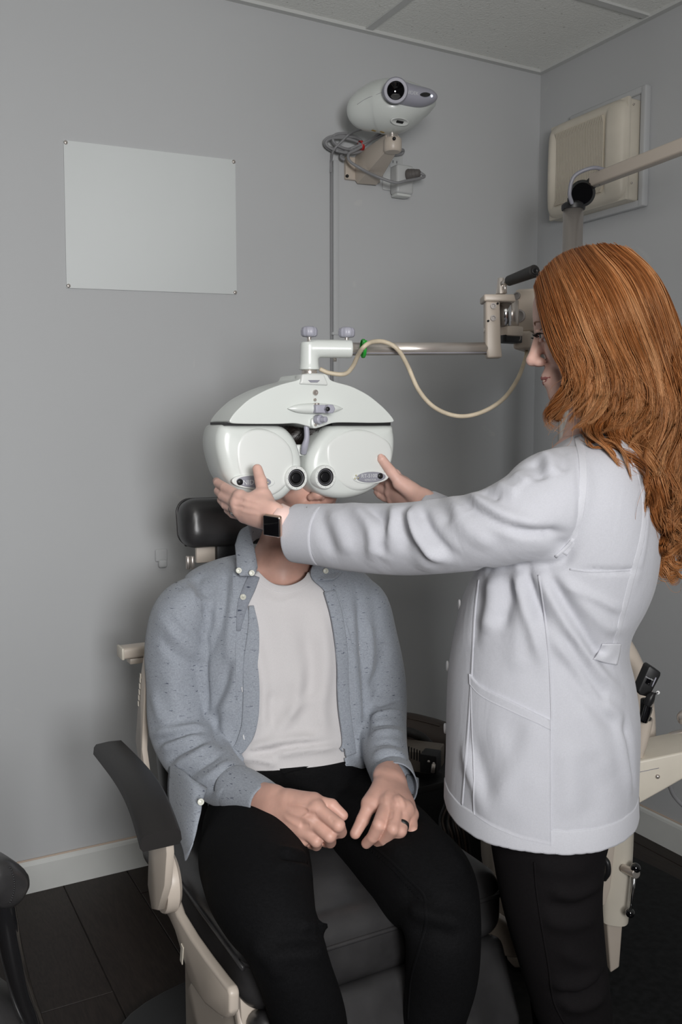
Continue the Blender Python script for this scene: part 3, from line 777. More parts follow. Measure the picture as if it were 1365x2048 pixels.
# phoropter support arm
D1 = 1.80
sb = bpy.data.objects.new('phoropter_arm', None); COL.objects.link(sb); sb.parent = st; sb.location = Vector((P(990, 716, D1)-absloc(st)).tolist()); sb['label'] = 'beige and chrome swing arm with black lever handle'
bx = nrm(RGT*.41+FWD*.91); bs = np.array([bx[1], -bx[0], 0])       # beam direction away to the column
def bbeam(pt, pb, d, ln, w, name, m):
    A, B = P(*pt, d), P(*pb, d); A = np.array([B[0], B[1], A[2]])
    return mk(name, prism([A-bs*w, A+bs*w, B+bs*w, B-bs*w], bx, ln, .006, 3), m, sb, auto=40)
bb = bbeam((1050, 577), (1050, 664), D1+.03, .64, .021, 'beam_cover', M_BEIGE)
bbeam((1044, 662), (1044, 698), D1+.02, .60, .018, 'lower_beam', M_BEIGE)
mk('hinge_block', rbox(P(1016, 664, D1+.01), (.040, .05, .020), .004, 2), M_BEIGE, sb, auto=40)
mk('hinge_hollow', rbox(P(1020, 678, D1+.005), (.040, .03, .016), .002, 2), M_BLACKP, sb, auto=40)
mk('front_plate', prism([P(*c, D1-.035) for c in ((972, 601), (1001, 601), (1003, 690), (1006, 715), (976, 716), (972, 690))], -FWD*-1, .030, .004, 3), M_BEIGE, sb, auto=40)
mk('top_clamp', prism([P(*c, D1-.040) for c in ((969, 588), (1030, 588), (1033, 603), (969, 602))], FWD, .055, .003, 3), M_BEIGE, sb, auto=40)
mk('hinge_pin', cyl(P(1012, 603, D1-.012), P(1012, 652, D1-.012), .0115, n=28), M_CHROME, sb)
mk('hinge_pin', cyl(P(985, 603, D1+.010), P(985, 655, D1+.010), .0165, n=28), M_CHROME, sb)
mk('hinge_core', cyl(P(1024, 602, D1+.012), P(1024, 655, D1+.012), .014, n=28), M_STEEL, sb)
mk('lever_post', cyl(P(1002, 589, D1-.01), P(1003, 556, D1-.01), .0095, .0065, n=24, bev=.001), M_STEEL, sb, auto=40)
mk('lever_post', cyl(P(1011, 587, D1-.02), P(1010, 565, D1-.02), .004, n=12), M_STEEL, sb)
h0, h1, h2 = P(1006, 568, D1-.015), P(1018, 562, D1-.03), P(1071, 542, D1-.11)
mk('lever_rod', cyl(h0, h1, .006, n=16), M_STEEL, sb)
mk('lever_grip', cyl(h1, h2, .0098, .0118, n=28, bev=.002), M_RUBBER, sb, auto=40)
mk('grip_cap', lathe([(.007, 0), (.007, .001), (.004, .001), (.003, -.002)], look_frame(h2, h2-h1), 20), M_BLACKP, sb)
for c in ((987, 612), (987, 636)):
    p = P(*c, D1-.036); v = -FWD
    mk('cap_screw', lathe([(.0055, 0), (.0055, .003), (.0035, .003), (.003, .001), (.0005, .001)], look_frame(p, v), 18), M_DULL, sb, auto=40)
for c in ((996, 607), (977, 642), (983, 594)):
    p = P(*c, D1-.0365); mk('pin_hole', cyl(p, p-FWD*.002, .0022 if c[0] != 983 else .0035, n=10), M_BLACKP, sb)
SB = Skin_(join(*[(np.array([v.co[:] for v in o.data.vertices])+absloc(o.parent), [tuple(p.vertices) for p in o.data.polygons]) for o in (bb,)]))
for c, r in (((1039, 632), .013), ((1035, 592), .0075), ((1035, 676), .0075)):
    q_ = SB.hit(*c)
    p, n = q_ if q_ else (P(*c, D1), -FWD)
    mk('pivot_bolt', lathe([(r, 0), (r, .0025), (r*.75, .003), (r*.6, .0015), (.0005, .0015)], look_frame(p, n), 28), M_DULL, sb, auto=40)
mk('latch_plate', rbox(P(1059, 685, D1+.045), (.02, .02, .028), .002, 2), M_CREAM, sb, auto=40)
mk('latch_stud', cyl(P(968, 661, D1-.02), P(974, 661, D1-.02), .005, n=14, bev=.001), M_STEEL, sb)
mc = onY(619, 720, YP_+.030); t1 = P(978, 697, D1-.022)
t0 = P(700, 698, 1.722)
tb = mk('cross_tube', cyl(t0, t1, .0120, n=36), M_STEEL, sb)
mk('tube_seam', tube([t0+UP*-.0085-FWD*.0085, t1+UP*-.0085-FWD*.0085], .0012, 6, 4), M_GREYP, sb)
# beige cable
cb = thing('beige_cable', 'sagging beige cable looping from the phoropter arm beneath the steel tube', 'cable', P(900, 830, 1.76))
mk('cable', tube([P(1054, 700, 1.86), P(1052, 716, 1.82), P(1035, 760, 1.79), P(1005, 800, 1.77), P(960, 826, 1.76), P(915, 832, 1.75), P(870, 815, 1.74), P(838, 780, 1.73), P(815, 730, 1.72), P(795, 698, 1.70), P(770, 684, 1.70), P(745, 684, 1.68), P(728, 694, 1.665), P(716, 712, 1.69), P(706, 733, 1.71), P(690, 748, 1.72), P(660, 746, 1.72), P(640, 738, 1.72)], .0042, 10, 160), M_CABLE2, cb)
tie = P(727, 697, 1.69)
mk('cable_tie', lathe([(.0155, -.003), (.0175, -.002), (.0175, .002), (.0155, .003)], look_frame(tie, t1-t0), 20, caps=False), M_GREEN, cb)
mk('tie_tail', rbox(P(730, 685, 1.68), (.008, .006, .008), .001), M_GREEN, cb, smooth=False)

# ================================================================== PHOROPTER
YP = 1.500
ph = thing('phoropter', 'white double-lobed phoropter with grey oval badges covering the seated man\'s face', 'phoropter', onY(612, 1000, YP))
def pl2(c, y=YP): p = onY(*c, y); return (p[0], p[2])
def to3(y0, t):
    return lambda uv, h: (uv[0], y0+t-h, uv[1])
def lobe(outline_px, t, r, dome, base, n=96, sm=True):
    O = np.array([pl2(c) for c in outline_px]); O = smooth_poly(O, n) if sm else O
    return pillow(O, to3(YP+base-0, t), t, r=r, dome=dome, scaled=True)
def densify(pts, corner, n=10):
    return pts
M_LENS = mat('dark_lens', (.006, .006, .007), rough=.35, spec=.25)
LOB_L = [(450, 850), (480, 850), (510, 850), (540, 850), (570, 853), (590, 870), (603, 895), (609, 925), (606, 952), (592, 978), (568, 1000), (540, 1004), (510, 999), (480, 984), (457, 957), (444, 922), (438, 890), (440, 865)]
LOB_R = [(788, 850), (750, 850), (710, 850), (680, 850), (660, 856), (640, 876), (626, 902), (619, 932), (624, 960), (640, 984), (668, 996), (700, 998), (735, 989), (765, 970), (784, 945), (793, 915), (796, 885), (794, 862)]
def hous(name, L, cpx, eye, ov, inner):
    body = lobe(L, .085, .020, .006, .0); o = mk(name, body, M_WHITE, ph)
    S = Skin_(body)
    # raised round turret face
    c = np.array([pl2(p) for p in inner]); O = smooth_poly(c, 96)
    cap = pillow(O, to3(YP-.0035, .012), .012, r=.009, dome=.003); mk('turret_cover', cap, M_WHITE2, o)
    S2 = Skin_(join(body, cap))
    n = np.array([0, -1.0, 0])
    p = onY(*eye, YP-.0062); fr = look_frame(p, n)
    # eye aperture: ring + dark barrel
    mk('aperture_ring', lathe([(.0225, -.030), (.0225, .002), (.0212, .0036), (.0168, .0036), (.0160, .0025), (.0160, -.0)], fr, 40, caps=False), M_WHITE2, o, auto=40)
    for k in range(24):
        a = 2*math.pi*k/24; q_ = p+n*.0037+np.array([math.cos(a)*.0190, 0, math.sin(a)*.0190])
        if k % 2 == 0: mk('ring_mark', rbox(q_, (.0008, .0006, .0016), 0), M_GREYP, o, smooth=False)
    mk('aperture_barrel', lathe([(.0166, .0036), (.0160, .0028), (.0150, .0020), (.0136, .0020), (.0126, .0012), (.001, .0010)], fr, 36, caps=False), M_BLACKP, o, auto=30)
    mk('aperture_lens', lathe([(.0100, .0012), (.007, .0018), (.001, .0021)], fr, 30), M_LENS, o)
    mk('barrel_ring', lathe([(.0138, .0020), (.0141, .0024), (.0144, .0020)], fr, 36, caps=False), M_GREYP, o)
    # oval badge
    ox, oy, rx, ry, tl = ov
    def oval(s, h, m, nm):
        O = np.array([pl2((ox+s*rx*math.cos(a)*math.cos(tl)-s*ry*math.sin(a)*math.sin(tl), oy+s*rx*math.cos(a)*math.sin(tl)+s*ry*math.sin(a)*math.cos(tl))) for a in np.linspace(0, 2*math.pi, 48, endpoint=False)])
        y = S2.hit(ox, oy)[0][1]; return mk(nm, pillow(O, lambda uv, hh: (uv[0], y+.006-hh, uv[1]), .006+h, r=.0015, dome=.0005), m, o)
    oval(1.16, .0020, M_WHITE2, 'badge_rim'); oval(.94, .0034, M_GREYP, 'badge')
    yb = S2.hit(ox, oy)[0][1]-.0044
    return o, yb
inL = [(492, 862), (525, 857), (558, 868), (582, 893), (589, 925), (583, 955), (565, 980), (540, 993), (512, 987), (488, 968), (474, 940), (469, 905), (474, 880)]
inR = [(655, 885), (685, 864), (720, 858), (755, 866), (780, 885), (786, 912), (776, 944), (755, 968), (725, 982), (695, 978), (670, 960), (655, 935), (650, 910)]
hL, yb = hous('lens_housing', LOB_L, None, (592, 956), (505, 963, 37, 12.5, .03), inL)
def badge_bits(o, y, txt, sub, tx, dots, hole, size):
    p = onY(*hole, y-.0002); mk('badge_sensor', cyl(p, p-np.array([0, .0012, 0]), .0056, n=20), M_BLACKP, o)
    p = onY(*tx, y-.0002); mk('lettering', text_geo(txt, size, frame(p, (1, 0, 0), (0, 0, 1), (0, -1, 0)), .0002), M_GREYTXT, o, smooth=False)
    if sub: p = onY(tx[0]+2, tx[1]+8, y-.0002); mk('lettering', text_geo(sub, .0045, frame(p, (1, 0, 0), (0, 0, 1), (0, -1, 0)), .0002), M_GREYTXT, o, smooth=False)
    for c in dots: p = onY(*c, y-.0002); mk('contact_pin', sphere(p, .0017, 8), mat('brass', (.8, .75, .5), .2, 1.0) if 'brass' not in bpy.data.materials else bpy.data.materials['brass'], o)
badge_bits(hL, yb, 'NIDEK', None, (505, 965), [(533, 960), (536, 965), (530, 967)], (480, 964), .0125)
hR, yb = hous('lens_housing', LOB_R, None, (650, 954), (739, 954, 31, 11.5, -.05), inR)
badge_bits(hR, yb, 'RT-5100', 'REFRACTOR', (739, 952), [(713, 951), (717, 956), (711, 957)], (761, 952), .0100)
# top cover
TOP = [(452, 847), (468, 824), (496, 798), (532, 779), (566, 767), (598, 760), (602, 747), (652, 747), (658, 762), (700, 772), (735, 790), (765, 815), (782, 834), (788, 845),
       (740, 846), (700, 845), (664, 845), (645, 852), (630, 857), (612, 852), (590, 846), (560, 848), (500, 848)]
Op = np.array([pl2(c) for c in TOP]); O2 = []
for i in range(len(Op)):
    for s in np.linspace(0, 1, 5, endpoint=False): O2.append(Op[i]*(1-s)+Op[(i+1) % len(Op)]*s)
O2 = np.array(O2)
for _ in range(3): O2 = (np.roll(O2, 1, 0)+2*O2+np.roll(O2, -1, 0))/4
bm = bmesh.new(); vs = [bm.verts.new((p[0], YP-.006, p[1])) for p in O2]; bm.faces.new(vs)
r = bmesh.ops.extrude_face_region(bm, geom=bm.faces[:])
for v in [g for g in r['geom'] if isinstance(g, bmesh.types.BMVert)]: v.co.y += .095
bmesh.ops.recalc_face_normals(bm, faces=bm.faces[:])
ed = [e for e in bm.edges if len(e.link_faces) == 2 and (len(e.link_faces[0].verts) > 10 or len(e.link_faces[1].verts) > 10)]
bmesh.ops.bevel(bm, geom=ed, offset=.010, segments=4, profile=.6, affect='EDGES', clamp_overlap=True)
mk('top_cover', bm_geo(bm), M_WHITE, ph, auto=35)
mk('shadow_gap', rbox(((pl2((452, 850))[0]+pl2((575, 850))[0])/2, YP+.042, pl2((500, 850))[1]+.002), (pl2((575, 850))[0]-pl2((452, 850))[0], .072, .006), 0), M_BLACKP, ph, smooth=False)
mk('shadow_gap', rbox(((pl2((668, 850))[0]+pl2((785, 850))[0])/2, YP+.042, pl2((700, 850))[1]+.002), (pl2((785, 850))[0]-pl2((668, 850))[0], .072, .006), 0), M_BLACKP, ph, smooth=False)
# levelling bulge + handle bar (spindle) on the cover
sp0, sp1 = onY(576, 817, YP-.012), onY(686, 817, YP-.012)
K = [sp0*(1-s)+sp1*s for s in np.linspace(0, 1, 9)]; rr = [.0006, .006, .0085, .0095, .0098, .0095, .0085, .006, .0006]
mk('level_bar', tube(K, rr, 20, 40), M_WHITE, ph)
mk('bracket_box', prism([onY(*c, YP-.012) for c in ((603, 762), (605, 748), (649, 748), (655, 762), (658, 771), (600, 768))], (0, 1, 0), .03, .004, 3), M_WHITE2, ph, auto=40)
mk('level_window', prism([onY(*c, YP-.0135) for c in ((617, 760), (641, 760), (636, 765), (622, 765))], (0, 1, 0), .003, .0005, 1), M_GREYP, ph, smooth=False)
def stud(c, r, m, nm, d=.006, y=YP-.008):
    p = onY(*c, y); return mk(nm, lathe([(r, 0), (r, d*.7), (r*.8, d), (r*.4, d), (.0004, d*.8)], look_frame(p, (0, -1, 0)), 24), m, ph, auto=40)
stud((631, 785), .0052, M_STEEL, 'level_vial', .003); stud((630, 799.5), .0028, M_STEEL, 'cap_screw', .003)
mk('reading_clamp', rbox(onY(643, 818, YP-.022), (.030, .018, .015), .002, 2), M_KNOB, ph, auto=40)
p = onY(656, 818, YP-.030); mk('hex_nut', lathe([(.009, 0), (.009, .012), (.0075, .013)], look_frame(p, (0, -1, 0)), 6), M_KNOB, ph, smooth=False)
p = onY(656, 818, YP-.0432); mk('hex_socket', cyl(p, p-np.array([0, .0008, 0]), .0042, n=18), M_BLACKP, ph)
mk('clamp_screw', cyl(onY(634, 810, YP-.02), onY(634, 806, YP-.02), .005, n=16), M_STEEL, ph)
mk('pd_tab', prism([onY(*c, YP-.014) for c in ((624, 838), (636, 832), (645, 838), (641, 848), (636, 857), (627, 857), (624, 850))], (0, 1, 0), .02, .003, 2), M_WHITE, ph, auto=40)
p = onY(634, 839, YP-.014); kn = mk('pd_knob', lathe([(.0085, 0), (.0090, .004), (.0085, .010), (.006, .012)], look_frame(p, (.3, -1, 0)), 28), M_KNOB, ph, auto=40)
p = p+np.array([.004, -.012, 0]); mk('pd_knob_tip', lathe([(.0055, 0), (.0055, .010), (.004, .011)], look_frame(p, (.4, -1, 0)), 24), M_KNOB, ph, auto=40)
stud((631, 850), .0026, M_STEEL, 'cap_screw', .003, YP-.014)
mk('forehead_rod', tube([onY(613, 850, YP+.01), onY(614, 875, YP+.01), onY(610, 892, YP+.015), onY(607, 905, YP+.025)], [.0052, .0052, .0065, .0065], 16, 30), M_KNOB, ph)
mk('forehead_rest', prism([onY(*c, YP+.03) for c in ((593, 889), (622, 889), (624, 911), (596, 913))], (0, 1, 0), .014, .004, 3), M_WHITE2, ph, auto=40)
# mount, elbow, knobs
mc = onY(619, 720, YP+.030); z0 = onY(619, 746, YP+.03)[2]; z1 = onY(619, 740, YP+.03)[2]; z2 = onY(619, 684, YP+.03)[2]
ax3 = lambda z: frame((mc[0], mc[1], z), (1, 0, 0), (0, 1, 0), (0, 0, 1))
mk('swivel_post', lathe([(.014, -.01), (.014, .012)], ax3(z0), 28), M_STEEL, ph)
el0 = np.array([mc[0], mc[1], (z1+z2)/2+.012]); tdir = nrm(t1-t0)
M_EL = M_WHITE
elb = remesh([lathe([(.0195, 0), (.0180, .010), (.0172, .03), (.0168, z2-z1-.004), (.0150, z2-z1)], ax3(z1), 40),
              cyl(np.array([mc[0], mc[1], t0[2]+.0]), t0+tdir*.004, .0168, .0172, n=40, bev=.001)], .0016, 3)
mk('elbow_mount', elb, M_EL, ph)
for c, base in (((617, 668), (617, 684)), ((698, 667), (698, 684))):
    if c[0] == 617: b0 = np.array([mc[0], mc[1], z2])
    else: b0 = t0-tdir*.006+UP*.012
    mk('knob_stem', cyl(b0-UP*.004, b0+UP*.018, .0038, n=14), M_STEEL, ph)
    V, Fc = [], []; prof = [(.006, 0), (.013, .001), (.0155, .004), (.0158, .012), (.014, .017), (.008, .0195), (.001, .020)]
    n = 60
    for r_, z in prof:
        for i in range(n):
            t = 2*math.pi*i/n; k = 1-.07*(0.5+0.5*math.cos(t*10))**3*(1 if r_ > .012 else .3); V.append((b0[0]+r_*k*math.cos(t), b0[1]+r_*k*math.sin(t), b0[2]+.009+z))
    for j in range(len(prof)-1):
        for i in range(n): Fc.append((j*n+i, j*n+(i+1) % n, (j+1)*n+(i+1) % n, (j+1)*n+i))
    Fc.append(tuple(range(n-1, -1, -1)))
    mk('clamp_knob', (np.array(V), Fc), M_KNOB, ph, auto=50)
mk('stop_pin', cyl(onY(670, 716, YP+.07), onY(670, 723, YP+.07), .0035, n=12), M_STEEL, ph)
# ================================================================== EXAM CHAIR (faces the room, back to the wall)
ch = thing('exam_chair', 'black leather exam chair with beige side rails under the seated man', 'chair', (.73, 1.5, 0))
SX0, SX1, SYF, SYB, SZ = .487, .985, 1.185, 1.78, .520
seat = remesh([rbox(((SX0+SX1)/2, (SYF+SYB)/2, SZ-.065), (SX1-SX0, SYB-SYF, .13), .045, 6)], .006, 3)
mk('seat', seat, M_LEATHER, ch)
def rr_path(x0, x1, y0, y1, z, r, n=6):
    out = []
    for cx, cy, a0 in ((x0+r, y1-r, 90), (x0+r, y0+r, 180), (x1-r, y0+r, 270), (x1-r, y1-r, 0)):
        for k in range(n+1): a = math.radians(a0+90*k/n); out.append((cx+r*math.cos(a), cy+r*math.sin(a), z))
    return out
pp = rr_path(SX0-.0005, SX1+.0005, SYF-.0005, SYB, SZ-.040, .05)
mk('piping', tube(pp[1:-1], .0038, 8, 120, spline=True), M_LEATHER, ch)
# calf pad in two stitched panels
def slab(x0, x1, a, b, th, r=.02, seg=4):
    a = np.array(a, float); b = np.array(b, float); m = (a+b)/2; L = np.linalg.norm(b-a); y = nrm(b-a); x = np.array([1.0, 0, 0]); z = np.cross(x, y)
    g = rbox((0, 0, 0), (x1-x0, L, th), r, seg); return xf(g, frame(((x0+x1)/2, m[1], m[2]), x, y, z))
mk('calf_pad', slab(SX0+.012, SX1-.012, (0, 1.215, .395), (0, 1.150, .255), .065, .022), M_LEATHER, ch)
mk('calf_pad', slab(SX0+.012, SX1-.012, (0, 1.149, .252), (0, 1.085, .115), .065, .022), M_LEATHER, ch)
mk('calf_frame', slab(SX0+.004, SX1-.004, (0, 1.255, .40), (0, 1.13, .11), .022, .006), M_BEIGE, ch, auto=40)
mk('foot_plate', slab(SX0+.03, SX1-.03, (0, 1.16, .072), (0, .90, .066), .022, .008), M_BLACKP, ch, auto=40)
# back and headrest
back = remesh([slab(.545, .965, (0, 1.78, .50), (0, 1.875, .845), .075, .03, 5)], .006, 3)
mk('backrest', back, M_LEATHER, ch)
mk('back_shell', slab(.62, .93, (0, 1.835, .48), (0, 1.925, .80), .030, .010), M_BEIGE, ch, auto=40)
sidep = [onX(*c, .503) for c in ((293, 1274), (297, 1279), (290, 1363), (286, 1440), (284, 1500), (292, 1560), (280, 1545), (271, 1480), (279, 1363))]
mk('back_side_trim', prism(sidep, (1, 0, 0), .012, .002, 2), M_BEIGE, ch, auto=40)
for k, py in enumerate((1352, 1360, 1372, 1384, 1395, 1407)):
    p = onX(281-k*.9, py, .5015); mk('print_mark', rbox(p, (.001, .006, .010), 0), M_CREAM, ch, smooth=False)
bq = onY(240, 1310, 2.03)
bc = thing('paper_roll_bar', 'beige bar sticking out to the left behind the exam chair back', 'bar', (bq[0]+.1, 2.03, bq[2]-.02))
mk('bar', rbox((bq[0]+.13, 2.03, bq[2]+.006), (.26, .045, .026), .006, 3), M_BEIGE, bc, auto=40)
mk('lower_bar', rbox((bq[0]+.145, 2.035, bq[2]-.016), (.25, .034, .014), .003, 2), M_BEIGE, bc, auto=40)
mk('end_cap', rbox((bq[0]+.002, 2.03, bq[2]+.006), (.007, .047, .028), .003, 2), M_CREAM, bc, auto=40)
mk('mount', rbox((bq[0]+.20, 1.975, bq[2]+.0), (.05, .13, .05), .01, 2), M_BEIGE, bc, auto=40)
hc = np.array([.775, 1.935, 1.072])
hr = remesh([xf(rbox((0, 0, 0), (.262, .085, .112), .036, 6), Matrix.Translation(Vector(hc.tolist())) @ Matrix.Rotation(math.radians(-8), 4, 'X'))], .005, 3)
mk('headrest', hr, M_LEATHER, ch)
pp = rr_path(-.126, .126, -.052, .052, 0, .03)
M_ = Matrix.Translation(Vector(hc.tolist())) @ Matrix.Rotation(math.radians(-8), 4, 'X') @ Matrix.Rotation(math.radians(90), 4, 'X')
mk('headrest_piping', tube((np.array(pp+[pp[0]])@np.array(M_)[:3, :3].T)+hc+np.array([0, .028, 0]), .003, 8, 140), M_LEATHER, ch)
mk('headrest_bracket', rbox((.775, 1.965, .99), (.07, .02, .16), .004, 2), M_BLACKP, ch, auto=40)
mk('headrest_stem', rbox((.730, 1.975, 1.005), (.07, .012, .06), .003, 2), M_BEIGE, ch, auto=40)
for i, x in enumerate((.672, .690)):
    p = P(376+i*9, 1112, 2.02); mk('adjuster_stud', cyl(p, p-UP*.03, .0045, n=14, bev=.001), M_STEEL, ch)
# arm pads
def armpad(xc, name='armrest', mir=0):
    s = -1 if mir else 1
    K = []
    ks = [(1.70, .672), (1.62, .680), (1.52, .688), (1.44, .690), (1.38, .684), (1.335, .672), (1.30, .660)]
    R = []
    for i, (y, z) in enumerate(catmull(np.array([(a, b, 0) for a, b in ks]), 24)[:, :2]):
        t = i/23; w = .030+.003*t; cx = xc+s*(.012*(1-t)-.010*t); T = .013
        R.append([(cx+w*a, y, z+T*b) for a, b in ((-1, -.5), (-.95, .5), (-.8, .92), (0, 1.05), (.8, .92), (.95, .5), (1, -.5), (.85, -1), (-.85, -1))])
    return mk(name, rings_geo(R), M_RUBBER, ch, auto=50)
armpad(.405)
for xp, s in ((.412, 1),):
    def Q(y, z): return np.array([xp, y, z])
    mk('arm_bracket', prism([Q(1.70, .655), Q(1.62, .66), Q(1.50, .668), Q(1.40, .665), Q(1.335, .65), Q(1.33, .62), Q(1.345, .56), Q(1.385, .50), Q(1.42, .485), Q(1.44, .52), Q(1.43, .58), Q(1.46, .62), Q(1.56, .635), Q(1.66, .625)], (s, 0, 0), .014, .003, 2), M_BEIGE, ch, auto=40)
    mk('arm_hinge', lathe([(.05, 0), (.052, .004), (.052, .02), (.045, .026)], look_frame((xp+s*.014, 1.42, .53), (s, 0, 0)), 32), M_BEIGE, ch, auto=40)
for xp, s in ((.452, 1), (1.02, -1)):
    pts = [onX(*c, .452) for c in ((316, 1745), (324, 1760), (338, 1785), (353, 1830), (380, 1875), (410, 1918), (440, 1958), (455, 1976), (459, 1990), (459, 2028), (452, 2037), (440, 2034), (410, 2010), (379, 1965), (365, 1915), (349, 1862), (330, 1820), (320, 1778))]
    pts = [np.array([xp, p[1], p[2]-(.07 if s < 0 else 0)]) for p in pts]
    mk('side_rail', prism(pts, (s, 0, 0), .017, .006, 3), M_BEIGE, ch, auto=35)
p = onX(364, 1908, .4515); mk('rail_slot', xf(rbox((0, 0, 0), (.002, .012, .035), .001), frame(p, (1, 0, 0), (0, .97, .2), (0, -.2, .97))), M_CREAM, ch, smooth=False)
mk('seat_base', rbox((.735, 1.48, .355), (.44, .50, .085), .02, 3), M_BEIGE, ch, auto=40)
mk('pedestal', prism([(.56, 1.28, .03), (.91, 1.28, .03), (.91, 1.72, .03), (.56, 1.72, .03)], UP, .31, .03, 4), M_BEIGE, ch, auto=40)
mk('lower_housing', prism([onX(*c, .495) for c in ((373, 1981), (381, 1965), (445, 2033), (470, 1985), (480, 1990), (484, 2060), (470, 2200), (440, 2260))], (1, 0, 0), .03, .004, 2), M_BEIGE, ch, auto=40)
mk('floor_base', prism(smooth_poly([(.50, 1.15), (.97, 1.15), (1.0, 1.75), (.47, 1.75)], 40).tolist() and [(x, y, .001) for x, y in smooth_poly([(.47, 1.10), (1.0, 1.10), (1.02, 1.80), (.45, 1.80)], 48)], UP, .035, .008, 2), M_BLACKP, ch, auto=40)

# ================================================================== BLACK OFFICE CHAIR, near left
oc = thing('office_chair', 'black padded office chair arm and tube cut off by the lower left of the picture', 'chair', P(20, 2048, 1.25)*np.array([1, 1, 0]))
dA = 1.12
ap = remesh([sweep([(-90, 1735, dA+.12, 30, .045), (-40, 1740, dA+.05, 44, .045), (0, 1762, dA, 46, .045), (14, 1772, dA-.01, 40, .04)], 24, 32, capr=.6, power=2.6)], .005, 2)
mk('arm_pad', ap, M_LEATHER, oc)
SA = Skin_(ap)
for k in range(16):
    t = k/15; h = SA.hit(31-9*(2*t-1)**2-2, 1735+70*t)
    if h: mk('stitch', sphere(h[0], .0014, 5), M_BLACKP, oc)
mk('arm_tube', tube([P(6, 1800, dA+.02), P(14, 1850, dA+.02), P(26, 1915, dA+.03), P(45, 1990, dA+.05), P(75, 2080, dA+.08), P(95, 2200, dA+.14), P(60, 2330, dA+.2), P(-40, 2380, dA+.25)], .0145, 20, 90), mat('black_gloss_tube', (.01, .01, .011), .15, coat=1.0), oc)
sp = sweep([(-120, 1960, dA+.25, 40, .2), (-60, 2040, dA+.22, 90, .22), (10, 2110, dA+.2, 85, .22), (60, 2200, dA+.2, 30, .12)], 24, 32, power=2.5)
mk('seat', sp, M_LEATHER, oc)
z0 = P(-40, 2150, dA+.25)
mk('gas_column', cyl((z0[0], z0[1], .06), (z0[0], z0[1], z0[2]), .025, n=20), M_BLACKP, oc)
for k in range(5):
    a = 2*math.pi*k/5+.3; e = np.array([z0[0]-.06+.20*math.cos(a), z0[1]+.20*math.sin(a), .055]); 
    mk('base_leg', tube([(z0[0], z0[1], .10), e*.5+np.array([z0[0], z0[1], .10])*.5, e], [.026, .022, .014], 12, 12), M_BLACKP, oc)
    mk('caster', sphere((e[0], e[1], .027), (.022, .022, .027), 10), M_BLACKP, oc)

# ================================================================== STAND: pedestal, tray arm, instruments (right edge)
DS = 1.90
cA, cB = P(1240, 1700, DS), P(1222, 1945, DS)
mk('pedestal_column', prism([P(*c, DS) for c in ((1205, 1560), (1262, 1560), (1257, 1700), (1247, 1840), (1240, 1935), (1222, 1947), (1214, 1840), (1205, 1780))], FWD, .10, .004, 3), M_BEIGE, st, auto=40)
mk('column_sleeve', sweep([(1236, 1600, DS+.01, 34, .045), (1234, 1700, DS+.01, 33, .045), (1231, 1790, DS+.01, 30, .043), (1230, 1832, DS+.01, 28, .042)], 12, 32, capr=.05, power=3.2), M_CREAM, st, auto=50)
mk('column_fin', prism([P(*c, DS-.045) for c in ((1206, 1600), (1243, 1600), (1232, 1690), (1222, 1780), (1212, 1812), (1204, 1812))], FWD, .03, .004, 2), M_BEIGE, st, auto=40)
mk('pedestal_box', prism([P(*c, 1.98) for c in ((985, 1640), (1160, 1640), (1150, 1935), (1030, 1938), (1017, 1922), (992, 1800))], FWD, .22, .006, 2), M_BEIGE, st, auto=40)
fl = P(1222, 1945, DS)
mk('floor_plate', prism([(x, y, .001) for x, y in smooth_poly([(1.24, 1.15), (1.80, 1.05), (1.98, 1.5), (1.93, 1.98), (1.64, 1.98), (1.50, 1.72), (1.22, 1.66)], 60)], UP, .03, .006, 2), mat('black_floor_plate', (.008, .0085, .009), rough=.6, spec=.2, var=(60, .5)), st, auto=40)
# clamp lever
lv = P(1262, 1748, DS-.03)
mk('lever_hub', cyl(P(1247, 1736, DS-.04), P(1274, 1748, DS-.08), .0085, .010, n=24, bev=.001), M_STEEL, st, auto=40)
mk('lever_boss', cyl(P(1243, 1733, DS-.03), P(1252, 1739, DS-.045), .006, n=20), M_STEEL, st)
mk('lever_rod', cyl(P(1271, 1740, DS-.07), P(1262, 1825, DS-.07), .0035, n=16), M_CHROME, st)
mk('lever_ball', sphere(P(1272, 1736, DS-.072), .0105, 14), M_GLOSS, st)
mk('lever_ball', sphere(P(1261, 1826, DS-.07), .0100, 14), M_GLOSS, st)
mk('brake_handle', tube([P(1208, 1715, DS-.06), P(1216, 1726, DS-.07), P(1217, 1745, DS-.07), P(1209, 1758, DS-.06)], .006, 12, 24), M_BLACKP, st)
# tray arm
DT = 1.62
mk('tray_arm', prism([P(*c, DT) for c in ((1262, 1526), (1480, 1481), (1480, 1530), (1400, 1540), (1330, 1580), (1262, 1618))], FWD, .10, .004, 3), M_CREAM, st, auto=40)
mk('arm_seam', tube([P(1272, 1546, DT-.001), P(1319, 1536, DT-.001)], .0006, 5, 4), M_GREYP, st)
p = P(1316, 1553, DT); mk('dome_screw', lathe([(.0045, 0), (.0045, .001), (.003, .003), (.0005, .004)], look_frame(p, -FWD), 16), M_STEEL, st)
mk('curved_arm', tube([P(1228, 1262, 1.80), P(1246, 1290, 1.80), P(1264, 1325, 1.80), P(1280, 1370, 1.80), P(1288, 1420, 1.80), P(1290, 1480, 1.78), P(1285, 1530, 1.74)], [.018, .020, .021, .022, .022, .022, .022], 20, 50), M_BEIGE, st)
mk('cup_holder', sweep([(1280, 1512, 1.64, 7, .012), (1284, 1490, 1.64, 11, .016), (1288, 1462, 1.64, 14, .018), (1291, 1437, 1.64, 16, .02)], 16, 32, capr=.02, power=2.4), M_BEIGE, st, auto=50)
